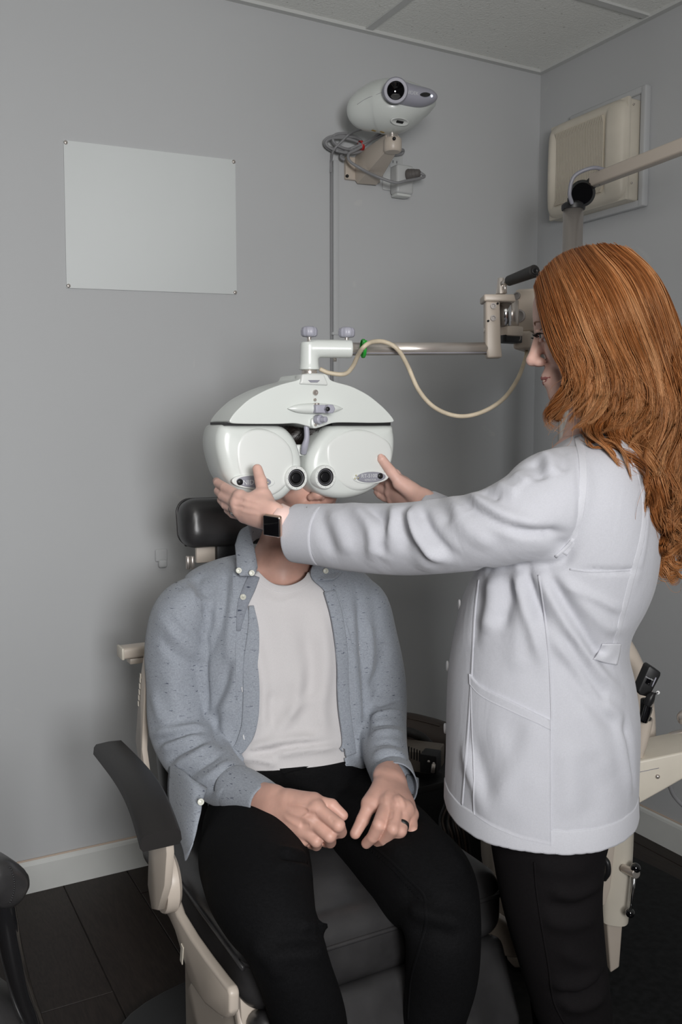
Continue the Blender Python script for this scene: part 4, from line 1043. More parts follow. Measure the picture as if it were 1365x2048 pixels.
mk('cup_mouth', sweep([(1290.5, 1440, 1.64, 13, .017), (1291.3, 1434.5, 1.64, 13, .017)], 4, 32, capr=.02), M_BLACKP, st, auto=50)
mk('stand_cable', tube([P(1338, 1560, 1.75), P(1343, 1578, 1.76), P(1352, 1595, 1.77), P(1372, 1614, 1.78), P(1410, 1630, 1.8)], .0045, 10, 40), M_CABLE, st)
mk('joint_knuckle', sweep([(1330, 1492, 1.72, 7, .012), (1340, 1476, 1.72, 9, .015), (1356, 1470, 1.72, 10, .016), (1380, 1468, 1.72, 11, .016)], 16, 24), M_STEEL, st)
mk('bell_joint', sweep([(1362, 1446, 1.72, 5, .01), (1368, 1438, 1.72, 16, .02), (1385, 1433, 1.72, 20, .025)], 12, 24), M_STEEL, st)
i1 = thing('handheld_scope', 'black handheld eye instrument with a square head standing in the beige holder', 'instrument', P(1290, 1445, 1.64))
mk('grip', sweep([(1288, 1445, 1.64, 9, .012), (1290, 1425, 1.64, 9, .012), (1292, 1400, 1.64, 10, .013)], 12, 24), M_BLACKP, i1)
hp = [P(*c, 1.625) for c in ((1277, 1382), (1298, 1334), (1303, 1332), (1323, 1345), (1322, 1352), (1303, 1388), (1296, 1394), (1280, 1390))]
mk('head', prism(hp, FWD, .03, .003, 3), M_BLACKP, i1, auto=40)
mk('head_recess', prism([P(*c, 1.6242) for c in ((1291, 1366), (1297, 1353), (1305, 1357), (1300, 1372))], FWD, .002, .0004, 1), M_GLOSS, i1, smooth=False)
mk('head_edge', tube([P(1313, 1355, 1.624), P(1305, 1373, 1.624)], .0012, 8, 4), M_KNOB, i1)
p = P(1300, 1357, 1.6238); xr = nrm(P(1312, 1361, 1.62)-P(1292, 1352, 1.62)); mk('lettering', text_geo('WelchAllyn', .0035, frame(p, xr, np.cross(-FWD, xr), -FWD)), M_GREYTXT, i1, smooth=False)
i2 = thing('handheld_light', 'slim black handheld light with a white-ringed tip leaning beside the square-headed scope', 'instrument', P(1294, 1440, 1.63))
mk('grip', sweep([(1289, 1442, 1.615, 8, .01), (1296, 1422, 1.613, 9, .012), (1299, 1408, 1.611, 8, .01)], 14, 24), M_GLOSS, i2)
mk('collar', sweep([(1298, 1410, 1.61, 10, .012), (1300, 1404, 1.61, 10, .012)], 6, 24, capr=.1), M_STEEL, i2)
mk('head', sweep([(1297, 1408, 1.608, 9, .011), (1302, 1396, 1.606, 9, .011), (1308, 1387, 1.605, 5, .008)], 14, 24), M_BLACKP, i2)
p = P(1317, 1385, 1.60); mk('tip_rod', cyl(P(1308, 1389, 1.605), p, .0018, n=10), M_BLACKP, i2)
mk('tip_ring', lathe([(.0012, 0), (.0012, .0005), (.0032, .0005), (.0032, -.002)], look_frame(p, CAMP-p), 20), mat('tip_white', (.85, .85, .85), .4), i2)

# ================================================================== DARK THINGS BEHIND THE MAN'S ELBOW
sk = thing('storage_bag', 'dark brown bag slumped against the back wall behind the man\'s elbow', 'bag', onY(850, 1560, 2.36))
bg = remesh([sweep([(780, 1466, 2.62, 30, .06), (810, 1462, 2.60, 38, .08), (850, 1476, 2.58, 44, .09), (890, 1488, 2.56, 44, .09), (930, 1495, 2.54, 36, .08)], 24, 32, power=2.4)], .008, 3)
mk('bag_body', bg, M_BROWN, sk)
mk('bag_seam', strip(Skin_(bg), [(815, 1436), (835, 1440), (858, 1446), (880, 1452)], .006, .002), M_BROWN, sk)
mk('bag_handle', tube([P(800, 1462, 2.42), P(825, 1466, 2.40), P(848, 1478, 2.40), P(864, 1500, 2.40), P(872, 1528, 2.40)], .013, 14, 40), M_RUBBER, sk)
pu = thing('power_unit', 'small slotted metal power unit half hidden behind the man\'s cuff', 'box', P(850, 1545, 2.3))
p = P(838, 1512, 2.34); M_PU = mat('dull_metal_box', (.20, .17, .14), rough=.5, metal=.3)
axu = nrm(RGT*.92+UP*-.0-FWD*.35)
mk('case', xf(rbox((0, 0, 0), (.12, .09, .055), .004, 2), frame(p, axu, np.cross(UP, axu), UP)), M_PU, pu, auto=40)
for k in range(7):
    q_ = P(818+k*5.5, 1504+k*2.0, 2.288); mk('slot', xf(rbox((0, 0, 0), (.003, .003, .030), 0), frame(q_, axu, np.cross(UP, axu), UP)), M_BLACKP, pu, smooth=False)
mk('dark_cover', xf(rbox((0, 0, 0), (.045, .05, .05), .004, 2), frame(P(862, 1522, 2.28), axu, np.cross(UP, axu), UP)), M_BLACKP, pu, auto=40)
for c in ((858, 1523), (868, 1527)): mk('terminal', sphere(P(*c, 2.245), .0035, 8), M_STEEL, pu)
mk('post', cyl(P(868, 1528, 2.24), P(866, 1545, 2.24), .005, n=12), M_STEEL, pu)
sf = thing('low_shelf', 'dark low shelf under the bag and power unit, beside the chair', 'shelf', onY(860, 1600, 2.35)*np.array([1, 1, 0]))
p = P(860, 1552, 2.35)
mk('shelf_board', xf(rbox((0, 0, 0), (.46, .26, .02), .003), frame((p[0]+.03, p[1]+.06, p[2]-.0), (1, 0, 0), (0, 1, 0), (0, 0, 1))), M_BLACKP, sf, auto=40)
mk('back_panel', rbox((p[0]+.03, p[1]+.10, p[2]/2), (.44, .02, p[2]-.02), .002), M_BLACKP, sf, auto=40)
for dx in (-.20, .20):
    for dy in (-.11, .11): mk('leg', cyl((p[0]+.03+dx, p[1]+.06+dy, 0), (p[0]+.03+dx, p[1]+.06+dy, p[2]-.01), .012, n=14), M_BLACKP, sf)
cl = thing('cable_bundle', 'brown and black cables hanging between the man\'s knee and the coat hem', 'cables', onZ(900, 1720, .1))
for k in range(9):
    x = 884+k*6; r_ = random.random()
    mk('cable', tube([P(x+18, 1560, 2.1), P(x+8, 1605, 2.08), P(x-6+8*r_, 1640, 2.06), P(x+4, 1680, 2.04), P(x+14, 1760, 2.06), P(x+30, 1840, 2.08)], .0035, 8, 40), (M_BROWN if k % 2 else M_BLACKP), cl)
# ================================================================== PEOPLE
M_SKIN = mat('skin_woman', (0.68, 0.43, 0.36), rough=0.5, sss=0.12, var=(30, .06), bump=(260, .10, .0008))
M_SKINM = mat('skin_man', (0.64, 0.375, 0.30), rough=0.5, sss=0.12, var=(26, .10), bump=(220, .14, .0008))
M_LIP = mat('lips', (0.34, 0.11, 0.10), rough=0.6)
M_NAIL = mat('nails', (0.70, 0.44, 0.37), rough=0.3)
M_COAT = fabric_mat('white_coat_cotton', (0.49, 0.495, 0.535), weave=1100, strength=.15, var=.03, wrinkle=(15, .32, (1, 1, .45)))
M_COAT2 = fabric_mat('white_coat_cotton_double', (0.53, 0.535, 0.575), weave=1100, strength=.15, var=.03)
M_TEE = fabric_mat('white_tee_jersey', (0.62, 0.60, 0.605), weave=1400, strength=.12, var=.03, wrinkle=(8, .12, (1, 1, .6)))
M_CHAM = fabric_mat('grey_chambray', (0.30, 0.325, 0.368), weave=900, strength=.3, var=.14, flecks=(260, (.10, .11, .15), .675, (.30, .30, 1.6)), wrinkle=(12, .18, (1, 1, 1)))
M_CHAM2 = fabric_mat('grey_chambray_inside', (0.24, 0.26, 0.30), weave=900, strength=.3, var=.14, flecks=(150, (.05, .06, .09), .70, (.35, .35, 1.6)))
M_JEANS = fabric_mat('black_denim', (0.0048, 0.0048, 0.0055), weave=700, strength=.5, var=.25, wrinkle=(10, .25, (1, 1, 1)), sheen=.0, spec=.12)
M_STITCH = mat('denim_seam', (.006, .006, .0068), rough=.85, spec=.1)
M_TROU = fabric_mat('black_trouser_cloth', (0.0075, 0.0065, 0.0072), weave=900, strength=.3, var=.1, wrinkle=(7, .2, (1, 1, .6)), sheen=.0, spec=.12)
M_BTN = mat('button_pearl', (.60, .60, .52), rough=.3)
M_BTNW = mat('button_white', (.72, .72, .74), rough=.3)
M_HAIRM = mat('dark_hair', (.014, .009, .007), rough=.45)
M_EYEW = mat('eye_white', (.7, .68, .66), rough=.2, coat=1.0)
M_SHOE = mat('black_shoe', (.012, .012, .013), rough=.45)

def head_field(F, T, s=1.0, fem=True):
    """T: 4x4 head frame: local -Y is the face, X right, Z up"""
    T = np.array(T); Rm = T[:3, :3]
    def w(p): return Rm@(np.array(p, float)*s)+T[:3, 3]
    def e(c, r, k=.01, sub=False, rot=None): F.ell(w(c), np.array(r)*s, Rm if rot is None else Rm@np.array(rot.to_3x3()), k, sub)
    def c(a, b, ra, rb=None, k=.01, sub=False, n=None, sc=1): F.cone(w(a), w(b), ra*s, (ra if rb is None else rb)*s, k, None if n is None else Rm@np.array(n, float), sc, sub)
    e((0, .014, .035), (.073, .094, .082)); e((0, -.030, .0), (.060, .056, .088), .02)
    for q in (-1, 1):
        c((q*.050, .005, -.050), (q*.012, -.066, -.098), .020, .017, .02)
        e((q*.036, -.058, -.028), (.022, .022, .024), .02)
        e((q*.075, .014, -.012), (.007, .017, .030), .006, rot=Matrix.Rotation(q*.35, 4, 'Z'))
    e((0, -.066, -.100), (.020, .017, .016), .015)
    c((-.030, -.078, .022), (.030, -.078, .022), .010, k=.015)
    for q in (-1, 1): e((q*.031, -.093, .0), (.016, .012, .010), .012, True)
    c((0, -.084, .010), (0, -.103, -.034), .0075, .0100, .012)
    e((0, -.105, -.036), (.0092, .009, .008), .008)
    e((0, -.048, .045), (.056, .040, .042), .02)
    for q in (-1, 1): e((q*.0105, -.094, -.041), (.0075, .010, .0075), .006)
    for q in (-1, 1): e((q*.006, -.096, -.0485), (.003, .006, .003), .002, True)
    e((0, -.076, -.070), (.027, .016, .022), .012)
    c((-.018, -.083, -.0665), (.018, -.083, -.0665), .0045, k=.004); c((-.007, -.0885, -.0655), (.007, -.0885, -.0655), .0050, k=.006)
    c((-.015, -.0825, -.0765), (.015, -.0825, -.0765), .0050, k=.004); c((-.006, -.0865, -.0765), (.006, -.0865, -.0765), .0052, k=.006)
    c((-.022, -.088, -.0712), (.022, -.088, -.0712), .0016, k=.003, sub=True)
    for q in (-1, 1):
        c((q*.019, -.083, .002), (q*.032, -.0905, .0075), .0032, k=.004); c((q*.032, -.0905, .0075), (q*.045, -.080, .001), .0032, k=.004)
        c((q*.020, -.083, -.002), (q*.032, -.088, -.0085), .0030, k=.004); c((q*.032, -.088, -.0085), (q*.045, -.080, .0), .003, k=.004)
    return w, e, c
def face_parts(T, s, parent, lashes=False, m_eye=(.12, .2, .2)):
    T = np.array(T); Rm = T[:3, :3]
    def w(p): return Rm@(np.array(p, float)*s)+T[:3, 3]
    for q in (-1, 1):
        o = mk('eyeball', sphere(w((q*.031, -.0765, .0)), .0118*s, 16), M_EYEW, parent)
        mk('iris', lathe([(.0055*s, 0), (.0053*s, .0006), (.0005, .0012)], look_frame(w((q*.031, -.0878, -.0015)), -Rm[:, 1]), 20), mat('iris_'+parent.name, m_eye, .2, coat=1.0) if 'iris_'+parent.name not in bpy.data.materials else bpy.data.materials['iris_'+parent.name], o)
    return w
def chain(F, pts, rad, k=.004):
    pts = [P(*p) for p in pts]
    for i in range(len(pts)-1): F.cone(pts[i], pts[i+1], rad[i], rad[i+1], k)
    return pts
def hand_mesh(wr0, wr1, rw, fingers, thumb, pw=.030, pt=.56, h=.0016, pad=.035):
    """wr0->wr1 forearm end and wrist, fingers=[index..pinky] joint lists (px,py,d) from the knuckle on with radii"""
    W0, W1 = P(*wr0), P(*wr1); K = [P(*f[0][0]) for f in fingers]
    allp = [P(*p) for f in fingers+[thumb] for p in f[0]]+[W1]
    A = np.array(allp); F = Field(A.min(0)-pad, A.max(0)+pad, h)
    mid = np.mean(K, 0); along = nrm(mid-W1); across = nrm(K[0]-K[3]); n = nrm(np.cross(across, along)); 
    F.cone(W0, W1, rw*1.12, rw, .012, n=n, sc=.74)
    F.cone(W1, W1*.35+mid*.65, rw, pw, .014, n=n, sc=pt)
    F.cone(W1*.5+mid*.5, mid-along*.004, pw, pw*.93, .012, n=n, sc=pt*.9)
    for q, (kp, f) in enumerate(zip(K, fingers)):
        F.cone(W1*.72+kp*.28, kp, .0105, f[1][0]*1.02, .010)
        F.cone(W1*.45+kp*.55, kp, .0030, .0036, .004) if False else None
    for pts, rad in fingers:
        Q = [P(*p) for p in pts]
        for i in range(len(Q)-1): F.cone(Q[i], Q[i+1], rad[i]*(.98 if i == 0 else 1), rad[i+1], .005 if i == 0 else .0012)
        F.ell(Q[0], rad[0]*1.08, None, .006)
    Q = [P(*p) for p in thumb[0]]; rad = thumb[1]
    F.cone(W1*.75+Q[1]*.25, Q[1], rad[0]*1.05, rad[1]*1.1, .012); F.cone(Q[0], Q[1], rad[0], rad[1], .012); F.cone(Q[1]*.7+K[0]*.3, Q[0]*.5+K[0]*.5, .009, .010, .012)
    for i in range(1, len(Q)-1): F.cone(Q[i], Q[i+1], rad[i], rad[i+1], .003)
    return F.mesh(3), A
def nail(p, dirv, nrmv, w=.011, l=.012):
    x = nrm(np.cross(dirv, nrmv)); y = nrm(dirv); z = nrm(np.cross(x, y)); R = []
    for i in range(7):
        v = -1+2*i/6; row = []
        for j in range(7):
            u = -1+2*j/6; ww = w/2*math.sqrt(max(.05, 1-(max(0, v-.2)/.82)**2-(max(0, -v-.5)/.6)**2)); row.append(np.asarray(p)+x*u*ww+y*v*l/2+z*(.0012-.003*u*u))
        R.append(row)
    return rings_geo(R, False, False)

def hring(py, pl, pr, d, b, phi, n, pw=2.2):
    """horizontal garment ring whose outline spans pixels pl..pr; phi = turn of the body from square-on to the camera"""
    pc = (pl+pr)/2; c = P(pc, py, d); W = (pr-pl)/2*d/F_PX
    a = math.sqrt(max(W*W-(b*math.sin(phi))**2, 1e-6))/math.cos(phi)
    rx = RGT*math.cos(phi)+FWD*math.sin(phi); ry = -RGT*math.sin(phi)+FWD*math.cos(phi)
    t = np.linspace(0, 2*np.pi, n, endpoint=False)
    ca = np.sign(np.cos(t))*np.abs(np.cos(t))**(2/pw); sa = np.sign(np.sin(t))*np.abs(np.sin(t))**(2/pw)
    return c+ca[:, None]*rx*a+sa[:, None]*ry*b
def body_loft(rows, phi, m=60, n=96, pw=2.2):
    K = catmull(np.array(rows, float), m)
    return rings_geo([hring(k[0], k[1], k[2], k[3], k[4], phi, n, pw) for k in K])

# ---------------------------------------------------------------- MAN
man_o = P(612, 1500, 1.85); man_o[2] = .10
man = thing('person', 'seated man in open grey shirt, white t-shirt and black jeans, face behind the phoropter', 'person', man_o)
TH = math.radians(17)
rows = [(1106, 500, 628, 1.885, .062), (1120, 440, 668, 1.88, .078), (1140, 392, 708, 1.88, .092), (1168, 376, 738, 1.875, .106), (1220, 362, 758, 1.87, .120), (1300, 378, 762, 1.86, .128), (1400, 400, 752, 1.84, .130), (1480, 418, 738, 1.82, .135), (1520, 420, 736, 1.81, .140), (1548, 428, 730, 1.81, .128)]
torso = body_loft(rows, TH, 70, 96)
tee = remesh([torso], .006, 2)
def tee_rows_shift(): pass
ST = Skin_(tee)
teef = [([(500, 1250), (520, 1330), (530, 1420), (515, 1480)], .016, .007), ([(560, 1210), (575, 1300), (568, 1400)], .03, .004), ([(640, 1220), (650, 1320), (640, 1420), (655, 1480)], .018, .006),
        ([(600, 1330), (590, 1400), (560, 1460), (520, 1490)], .014, .005), ([(610, 1260), (625, 1340), (620, 1420)], .016, -.004), ([(480, 1500), (530, 1490), (590, 1478), (650, 1480)], .010, .007), ([(478, 1515), (520, 1518), (560, 1530)], .008, .006),
        ([(545, 1510), (600, 1500), (680, 1492)], .009, .006), ([(500, 1504), (540, 1500), (600, 1490), (670, 1486)], .006, -.004), ([(545, 1380), (540, 1420), (548, 1450)], .009, -.004), ([(520, 1190), (560, 1208), (610, 1190)], .008, .002), ([(575, 1440), (600, 1410), (640, 1395)], .012, .004)]
tee = folds(tee, ST, [(a, b, c*1.7) for a, b, c in teef])
V, Q = tee; tee = (ripple(V, vnormals(V, Q), .0012, 38, 3), Q)
# cut the neck opening
def cut_px(geo, poly, dmax=9, only=None):
    V, Q = geo; X, Y, D = proj(V); c = np.stack([X[Q].mean(1), Y[Q].mean(1)], 1); poly = np.asarray(poly, float)
    ins = np.zeros(len(Q), bool); j = len(poly)-1
    for i in range(len(poly)):
        a, b = poly[i], poly[j]; cond = ((a[1] > c[:, 1]) != (b[1] > c[:, 1])) & (c[:, 0] < (b[0]-a[0])*(c[:, 1]-a[1])/(b[1]-a[1]+1e-12)+a[0]); ins ^= cond; j = i
    ins &= (D[Q].mean(1) < dmax)
    if only is not None: ins &= only[Q].all(1)
    Q = Q[~ins]
    # smooth the open border
    E = {}
    for f in Q.tolist():
        f = list(dict.fromkeys(f))
        for a, b in zip(f, f[1:]+f[:1]): k = (min(a, b), max(a, b)); E[k] = E.get(k, 0)+1
    nb = {}
    for (a, b), n in E.items():
        if n == 1: nb.setdefault(a, []).append(b); nb.setdefault(b, []).append(a)
    idx = np.array([k for k, v in nb.items() if len(v) == 2], int)
    if len(idx):
        n1 = np.array([nb[k][0] for k in idx]); n2 = np.array([nb[k][1] for k in idx])
        for _ in range(12): V = V.copy(); V[idx] = V[idx]*.4+.3*(V[n1]+V[n2])
    return V, Q
def compact(V, Q):
    u = np.unique(Q); mp = np.full(len(V), -1); mp[u] = np.arange(len(u)); return V[u], mp[Q]
def solid(geo, t):
    """give an open sheet thickness (inward)"""
    V, Q = compact(*geo); N = vnormals(V, Q); n = len(V); Vi = V-N*t
    E = {}
    for f in Q.tolist():
        f = list(dict.fromkeys(f))
        for a, b in zip(f, f[1:]+f[:1]):
            if (b, a) in E: del E[(b, a)]
            else: E[(a, b)] = 1
    rim = np.array([(a, b, b+n, a+n)[::-1] for a, b in E], int).reshape(-1, 4)
    return np.vstack([V, Vi]), np.vstack([Q, Q[:, ::-1]+n, rim])
teem = solid(cut_px(tee, [(500, 1040), (632, 1040), (626, 1140), (612, 1157), (590, 1168), (568, 1172), (545, 1168), (528, 1158), (512, 1144), (498, 1120)], 9), .002)
tee_o = mk('t_shirt', teem, M_TEE, man)
SNK = Skin_(teem)
mk('neck_rib', strip(Skin_(tee), [(511, 1146), (528, 1163), (546, 1174), (568, 1179), (592, 1174), (613, 1162), (622, 1148)], .014, .0012), M_TEE, tee_o)

# ---- shirt: shell around torso, sleeves blended on, front cut open
def off_rows(rows, e, eb): return [(r[0], r[1]-e, r[2]+e, r[3], r[4]+eb) for r in rows]
srows = off_rows(rows, 9, .009)+[(1600, 414, 742, 1.81, .150), (1650, 412, 745, 1.81, .148)]
srows[0] = (1108, 482, 645, 1.885, .066)
shell = body_loft(srows, TH, 70, 96)
SLR = [(402, 1184, 1.79, 42, .07), (370, 1222, 1.785, 60, .08), (352, 1280, 1.78, 62, .078), (352, 1370, 1.775, 60, .072), (362, 1450, 1.75, 66, .068), (392, 1510, 1.70, 66, .062), (432, 1549, 1.64, 57, .055), (468, 1576, 1.59, 49, .047), (498, 1591, 1.555, 42, .040)]
SLL = [(700, 1178, 1.93, 40, .07), (728, 1215, 1.92, 52, .075), (746, 1280, 1.91, 52, .072), (762, 1360, 1.89, 50, .068), (766, 1420, 1.86, 50, .064), (766, 1475, 1.78, 50, .058), (774, 1520, 1.69, 46, .05), (782, 1550, 1.635, 42, .043)]
slR = sweep(SLR, 56, 48, capr=.15); slL = sweep(SLL, 50, 48, capr=.15)
sh = remesh([shell, slR, slL], .0052, 4)
bS, bR, bL = Skin_(shell), Skin_(slR), Skin_(slL)
trunk = np.array([bS.near(v)[2] < .012 and bR.near(v)[2] > .007 and bL.near(v)[2] > .007 for v in sh[0]])
SS = Skin_(sh)
sf_ = [
 ([(412, 1250), (411, 1300), (411, 1345), (413, 1400), (408, 1440)], .007, -.008), ([(400, 1180), (420, 1240), (415, 1270)], .010, -.006),
 ([(330, 1240), (360, 1280), (400, 1310), (410, 1320)], .010, .006), ([(320, 1270), (350, 1310), (405, 1340)], .010, -.005), ([(345, 1225), (380, 1262), (408, 1296)], .009, .005),
 ([(455, 1115), (452, 1180), (440, 1250), (425, 1290), (414, 1330)], .010, -.007), ([(470, 1120), (466, 1200), (458, 1290), (462, 1360)], .012, .007), ([(440, 1180), (436, 1240), (425, 1270)], .010, .005),
 ([(478, 1290), (474, 1350), (455, 1400), (430, 1440)], .014, .009), ([(465, 1310), (450, 1370), (425, 1420)], .010, -.008), ([(470, 1400), (450, 1450), (455, 1490)], .014, .008), ([(440, 1420), (432, 1460), (445, 1500)], .010, -.007),
 ([(300, 1470), (340, 1462), (380, 1456), (408, 1452)], .008, .010), ([(310, 1485), (350, 1475), (400, 1462)], .006, -.008), ([(320, 1500), (360, 1485), (405, 1472)], .008, .010), ([(335, 1522), (370, 1500), (412, 1482)], .006, -.008), ([(345, 1538), (385, 1514), (425, 1490)], .009, .009),
 ([(365, 1558), (400, 1535), (445, 1505)], .007, -.007), ([(385, 1574), (420, 1552), (465, 1520)], .009, .007), ([(410, 1590), (445, 1560), (485, 1540)], .006, -.007), ([(428, 1598), (462, 1568), (500, 1550)], .008, .006),
 ([(305, 1380), (320, 1430), (345, 1460)], .014, .006), ([(345, 1340), (350, 1400), (370, 1440)], .018, .005), ([(305, 1200), (330, 1260), (335, 1330)], .02, .004),
 ([(800, 1395), (780, 1402), (750, 1412)], .007, -.007), ([(806, 1430), (780, 1425), (740, 1436)], .007, .008), ([(808, 1450), (780, 1446), (745, 1450)], .006, -.008), ([(808, 1470), (778, 1464), (742, 1470)], .008, .008), ([(812, 1495), (780, 1485), (745, 1488)], .006, -.006), ([(815, 1515), (780, 1502), (745, 1510)], .008, .006),
 ([(770, 1280), (765, 1330), (735, 1380)], .012, -.006), ([(735, 1240), (742, 1300), (735, 1360)], .012, .007), ([(715, 1180), (722, 1250), (728, 1330), (733, 1420), (735, 1480)], .010, -.009), ([(700, 1200), (705, 1300), (715, 1400), (722, 1480)], .014, .007), ([(690, 1200), (695, 1300), (700, 1400)], .008, -.004),
 ([(420, 1150), (380, 1165), (350, 1180)], .012, -.003), ([(400, 1150), (395, 1185), (400, 1215)], .006, -.003)]
sh = folds(sh, SS, sf_)
V, Q = sh; sh = (ripple(V, vnormals(V, Q), .0018, 45, 11), Q)
open_poly = [(470, 1060), (497, 1118), (509, 1150), (498, 1180), (494, 1205), (500, 1250), (509, 1324), (513, 1392), (508, 1450), (498, 1486), (482, 1504), (470, 1520), (474, 1560), (440, 1600), (405, 1640), (380, 1730), (760, 1730), (738, 1560), (726, 1540), (702, 1532), (690, 1500), (683, 1460), (676, 1400), (675, 1310), (665, 1230), (652, 1180), (628, 1162), (618, 1148), (640, 1100), (660, 1060)]
def in_mask_sleeve(V): pass
X, Y, D = proj(sh[0])
# cut only cloth of the trunk (not the forearms, which pass in front of it)
dA_ = np.interp(Y, [1100, 1500, 1600, 1700], [0, 0, 0, 0])
cutq = cut_px((sh[0], sh[1]), open_poly[:12]+[(690, 1500), (683, 1460), (676, 1400), (675, 1310), (665, 1230), (652, 1180), (628, 1162), (618, 1148), (640, 1100), (660, 1060)], 1.86, trunk)
V, Q = cutq
# trunk region below the opening: drop front-centre faces that lie over the lap
fc = V[Q].mean(1); X, Y, D = proj(fc)
keep = ~(trunk[Q].all(1) & (Y > 1500) & (X > 470) & (X < 692) & (D > 1.60) & (D < 1.86) & (X > 470+(Y-1500)*.35))
Q = Q[keep]
shirt_m = solid((V, Q), .0022)
shirt = mk('shirt', shirt_m, M_CHAM, man, label='light grey flecked button-down shirt worn open')
S2 = Skin_(sh)
# front placket bands
mk('placket', strip(S2, [(503, 1212), (507, 1262), (502, 1330), (503, 1392), (499, 1450), (486, 1486), (474, 1502)], [.010, .022, .030, .032, .032, .028, .02], .0035), M_CHAM, shirt)
mk('placket', strip(S2, [(660, 1182), (674, 1232), (685, 1310), (688, 1400), (695, 1460), (703, 1510)], .026, .0025), M_CHAM, shirt)
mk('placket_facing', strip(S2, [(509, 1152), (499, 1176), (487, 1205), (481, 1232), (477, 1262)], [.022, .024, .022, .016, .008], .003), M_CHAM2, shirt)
def pbutton(c, S, r, m, parent, lift=.003):
    h = S.hit(*c)
    if not h: return
    p, n = h; o = mk('button', lathe([(r, 0), (r, .0012), (r*.92, .002), (r*.7, .0017), (r*.65, .0012), (.0003, .0012)], look_frame(p+n*lift, n), 24), m, parent)
    for a in range(4): mk('thread_hole', cyl(xf((np.array([[.0011*math.cos(a*1.57+.8), .0011*math.sin(a*1.57+.8), .0011]]), []), look_frame(p+n*lift, n))[0][0], xf((np.array([[.0011*math.cos(a*1.57+.8), .0011*math.sin(a*1.57+.8), .0017]]), []), look_frame(p+n*lift, n))[0][0], .0005, n=6), M_BROWN, o)
    return o
# collar leaves
def leaf(pts, d, m=M_CHAM, t=.0028):
    """collar leaf from pixel outline with own depths"""
    return prism([P(*p) for p in pts], nrm(CAMP-P(*pts[0][:2], 1.8)), t, .001, 2)
def sheet(grid, t=.0025):
    G = np.array([[P(*p) for p in row] for row in grid]); nu, nv = G.shape[:2]
    K = np.array([catmull(r, 14) for r in G]); K = np.array([catmull(K[:, j], 16) for j in range(14)]).transpose(1, 0, 2)
    Fc = [(i*14+j, i*14+j+1, (i+1)*14+j+1, (i+1)*14+j) for i in range(15) for j in range(13)]
    V = K.reshape(-1, 3); Q = np.array(Fc); N = vnormals(V, Q)
    if np.mean(np.sum(N*(CAMP-V), axis=1)) < 0: Q = Q[:, ::-1]
    return solid((V, Q), t)
mk('collar', sheet([[(497, 1050, 1.83), (502, 1070, 1.80), (510, 1100, 1.775), (516, 1135, 1.755)], [(480, 1062, 1.82), (487, 1090, 1.785), (497, 1120, 1.755), (508, 1150, 1.735)], [(470, 1090, 1.81), (472, 1115, 1.775), (474, 1140, 1.745), (480, 1151, 1.735)]]), M_CHAM, shirt)
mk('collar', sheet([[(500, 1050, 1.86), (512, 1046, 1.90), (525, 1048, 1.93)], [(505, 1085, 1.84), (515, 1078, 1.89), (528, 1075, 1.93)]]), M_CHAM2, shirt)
mk('collar', sheet([[(640, 1100, 1.90), (632, 1120, 1.87), (620, 1140, 1.83), (617, 1152, 1.81)], [(670, 1110, 1.90), (665, 1128, 1.86), (650, 1148, 1.82), (640, 1160, 1.80)], [(690, 1125, 1.90), (690, 1140, 1.86), (680, 1150, 1.83), (668, 1158, 1.81)]]), M_CHAM, shirt)
bt = lambda c, d: mk('button', lathe([(.0058, 0), (.0058, .0015), (.0052, .0022), (.0038, .0018), (.0003, .0014)], look_frame(P(*c, d), CAMP-P(*c, d)), 24), M_BTN, shirt)
bt((478, 1141), 1.737); bt((504, 1146), 1.730); pbutton((486, 1195), S2, .006, M_BTN, shirt); bt((652, 1142), 1.82)
for c in ((484, 1378), (489, 1474)): mk('buttonhole', strip(S2, [(c[0]-1, c[1]-5), (c[0]+1, c[1]+5)], .002, .0055, 2), M_BTNW, shirt)
# seams
for pts in ([(352, 1165), (372, 1178), (392, 1205), (404, 1235), (409, 1265)], [(470, 1118), (466, 1160), (468, 1200), (474, 1250), (473, 1300), (474, 1400)], [(668, 1170), (690, 1230), (708, 1300), (716, 1400), (716, 1480)]):
    mk('seam', strip(S2, pts, .0035, .0009), M_CHAM, shirt)
# cuffs: separate stiff bands
def cuff(keys, name='cuff', m=M_CHAM, thick=.0025, seg=40, parent=None):
    K = []
    for px, py, d, hw, hd in keys: K.append([*P(px, py, d), hw*d/F_PX, hd])
    K = catmull(K, 14); C = K[:, :3]; T = np.gradient(C, axis=0); T /= np.linalg.norm(T, axis=1)[:, None]; a = np.linspace(0, 2*np.pi, seg, endpoint=False)
    def ringat(i, e):
        D = nrm(C[i]-CAMP); s = nrm(np.cross(T[i], D)); q = nrm(np.cross(s, T[i])); return C[i]+np.cos(a)[:, None]*s*(K[i, 3]+e)+np.sin(a)[:, None]*q*(K[i, 4]+e)
    R = [ringat(0, -.004)]+[ringat(i, 0) for i in range(14)]+[ringat(13, -thick*.5)+T[13]*.0008, ringat(13, -thick)]+[ringat(i, -thick) for i in range(12, 2, -1)]
    return mk(name, rings_geo(R, cap=False), m, parent)
cuff([(470, 1575, 1.590, 46, .047), (482, 1582, 1.575, 49, .049), (508, 1594, 1.545, 47, .046), (530, 1606, 1.518, 44, .043), (537, 1610, 1.510, 43, .042)], parent=shirt)
cuff([(784, 1546, 1.665, 45, .046), (787, 1556, 1.635, 45, .045), (791, 1568, 1.60, 45, .044), (792, 1573, 1.585, 46, .044)], parent=shirt)
mk('cuff_flap', sheet([[(815, 1548, 1.63), (828, 1552, 1.635), (838, 1556, 1.64)], [(812, 1568, 1.60), (826, 1572, 1.61), (838, 1574, 1.62)], [(808, 1578, 1.59), (822, 1586, 1.60), (832, 1590, 1.61)]]), M_CHAM2, shirt)
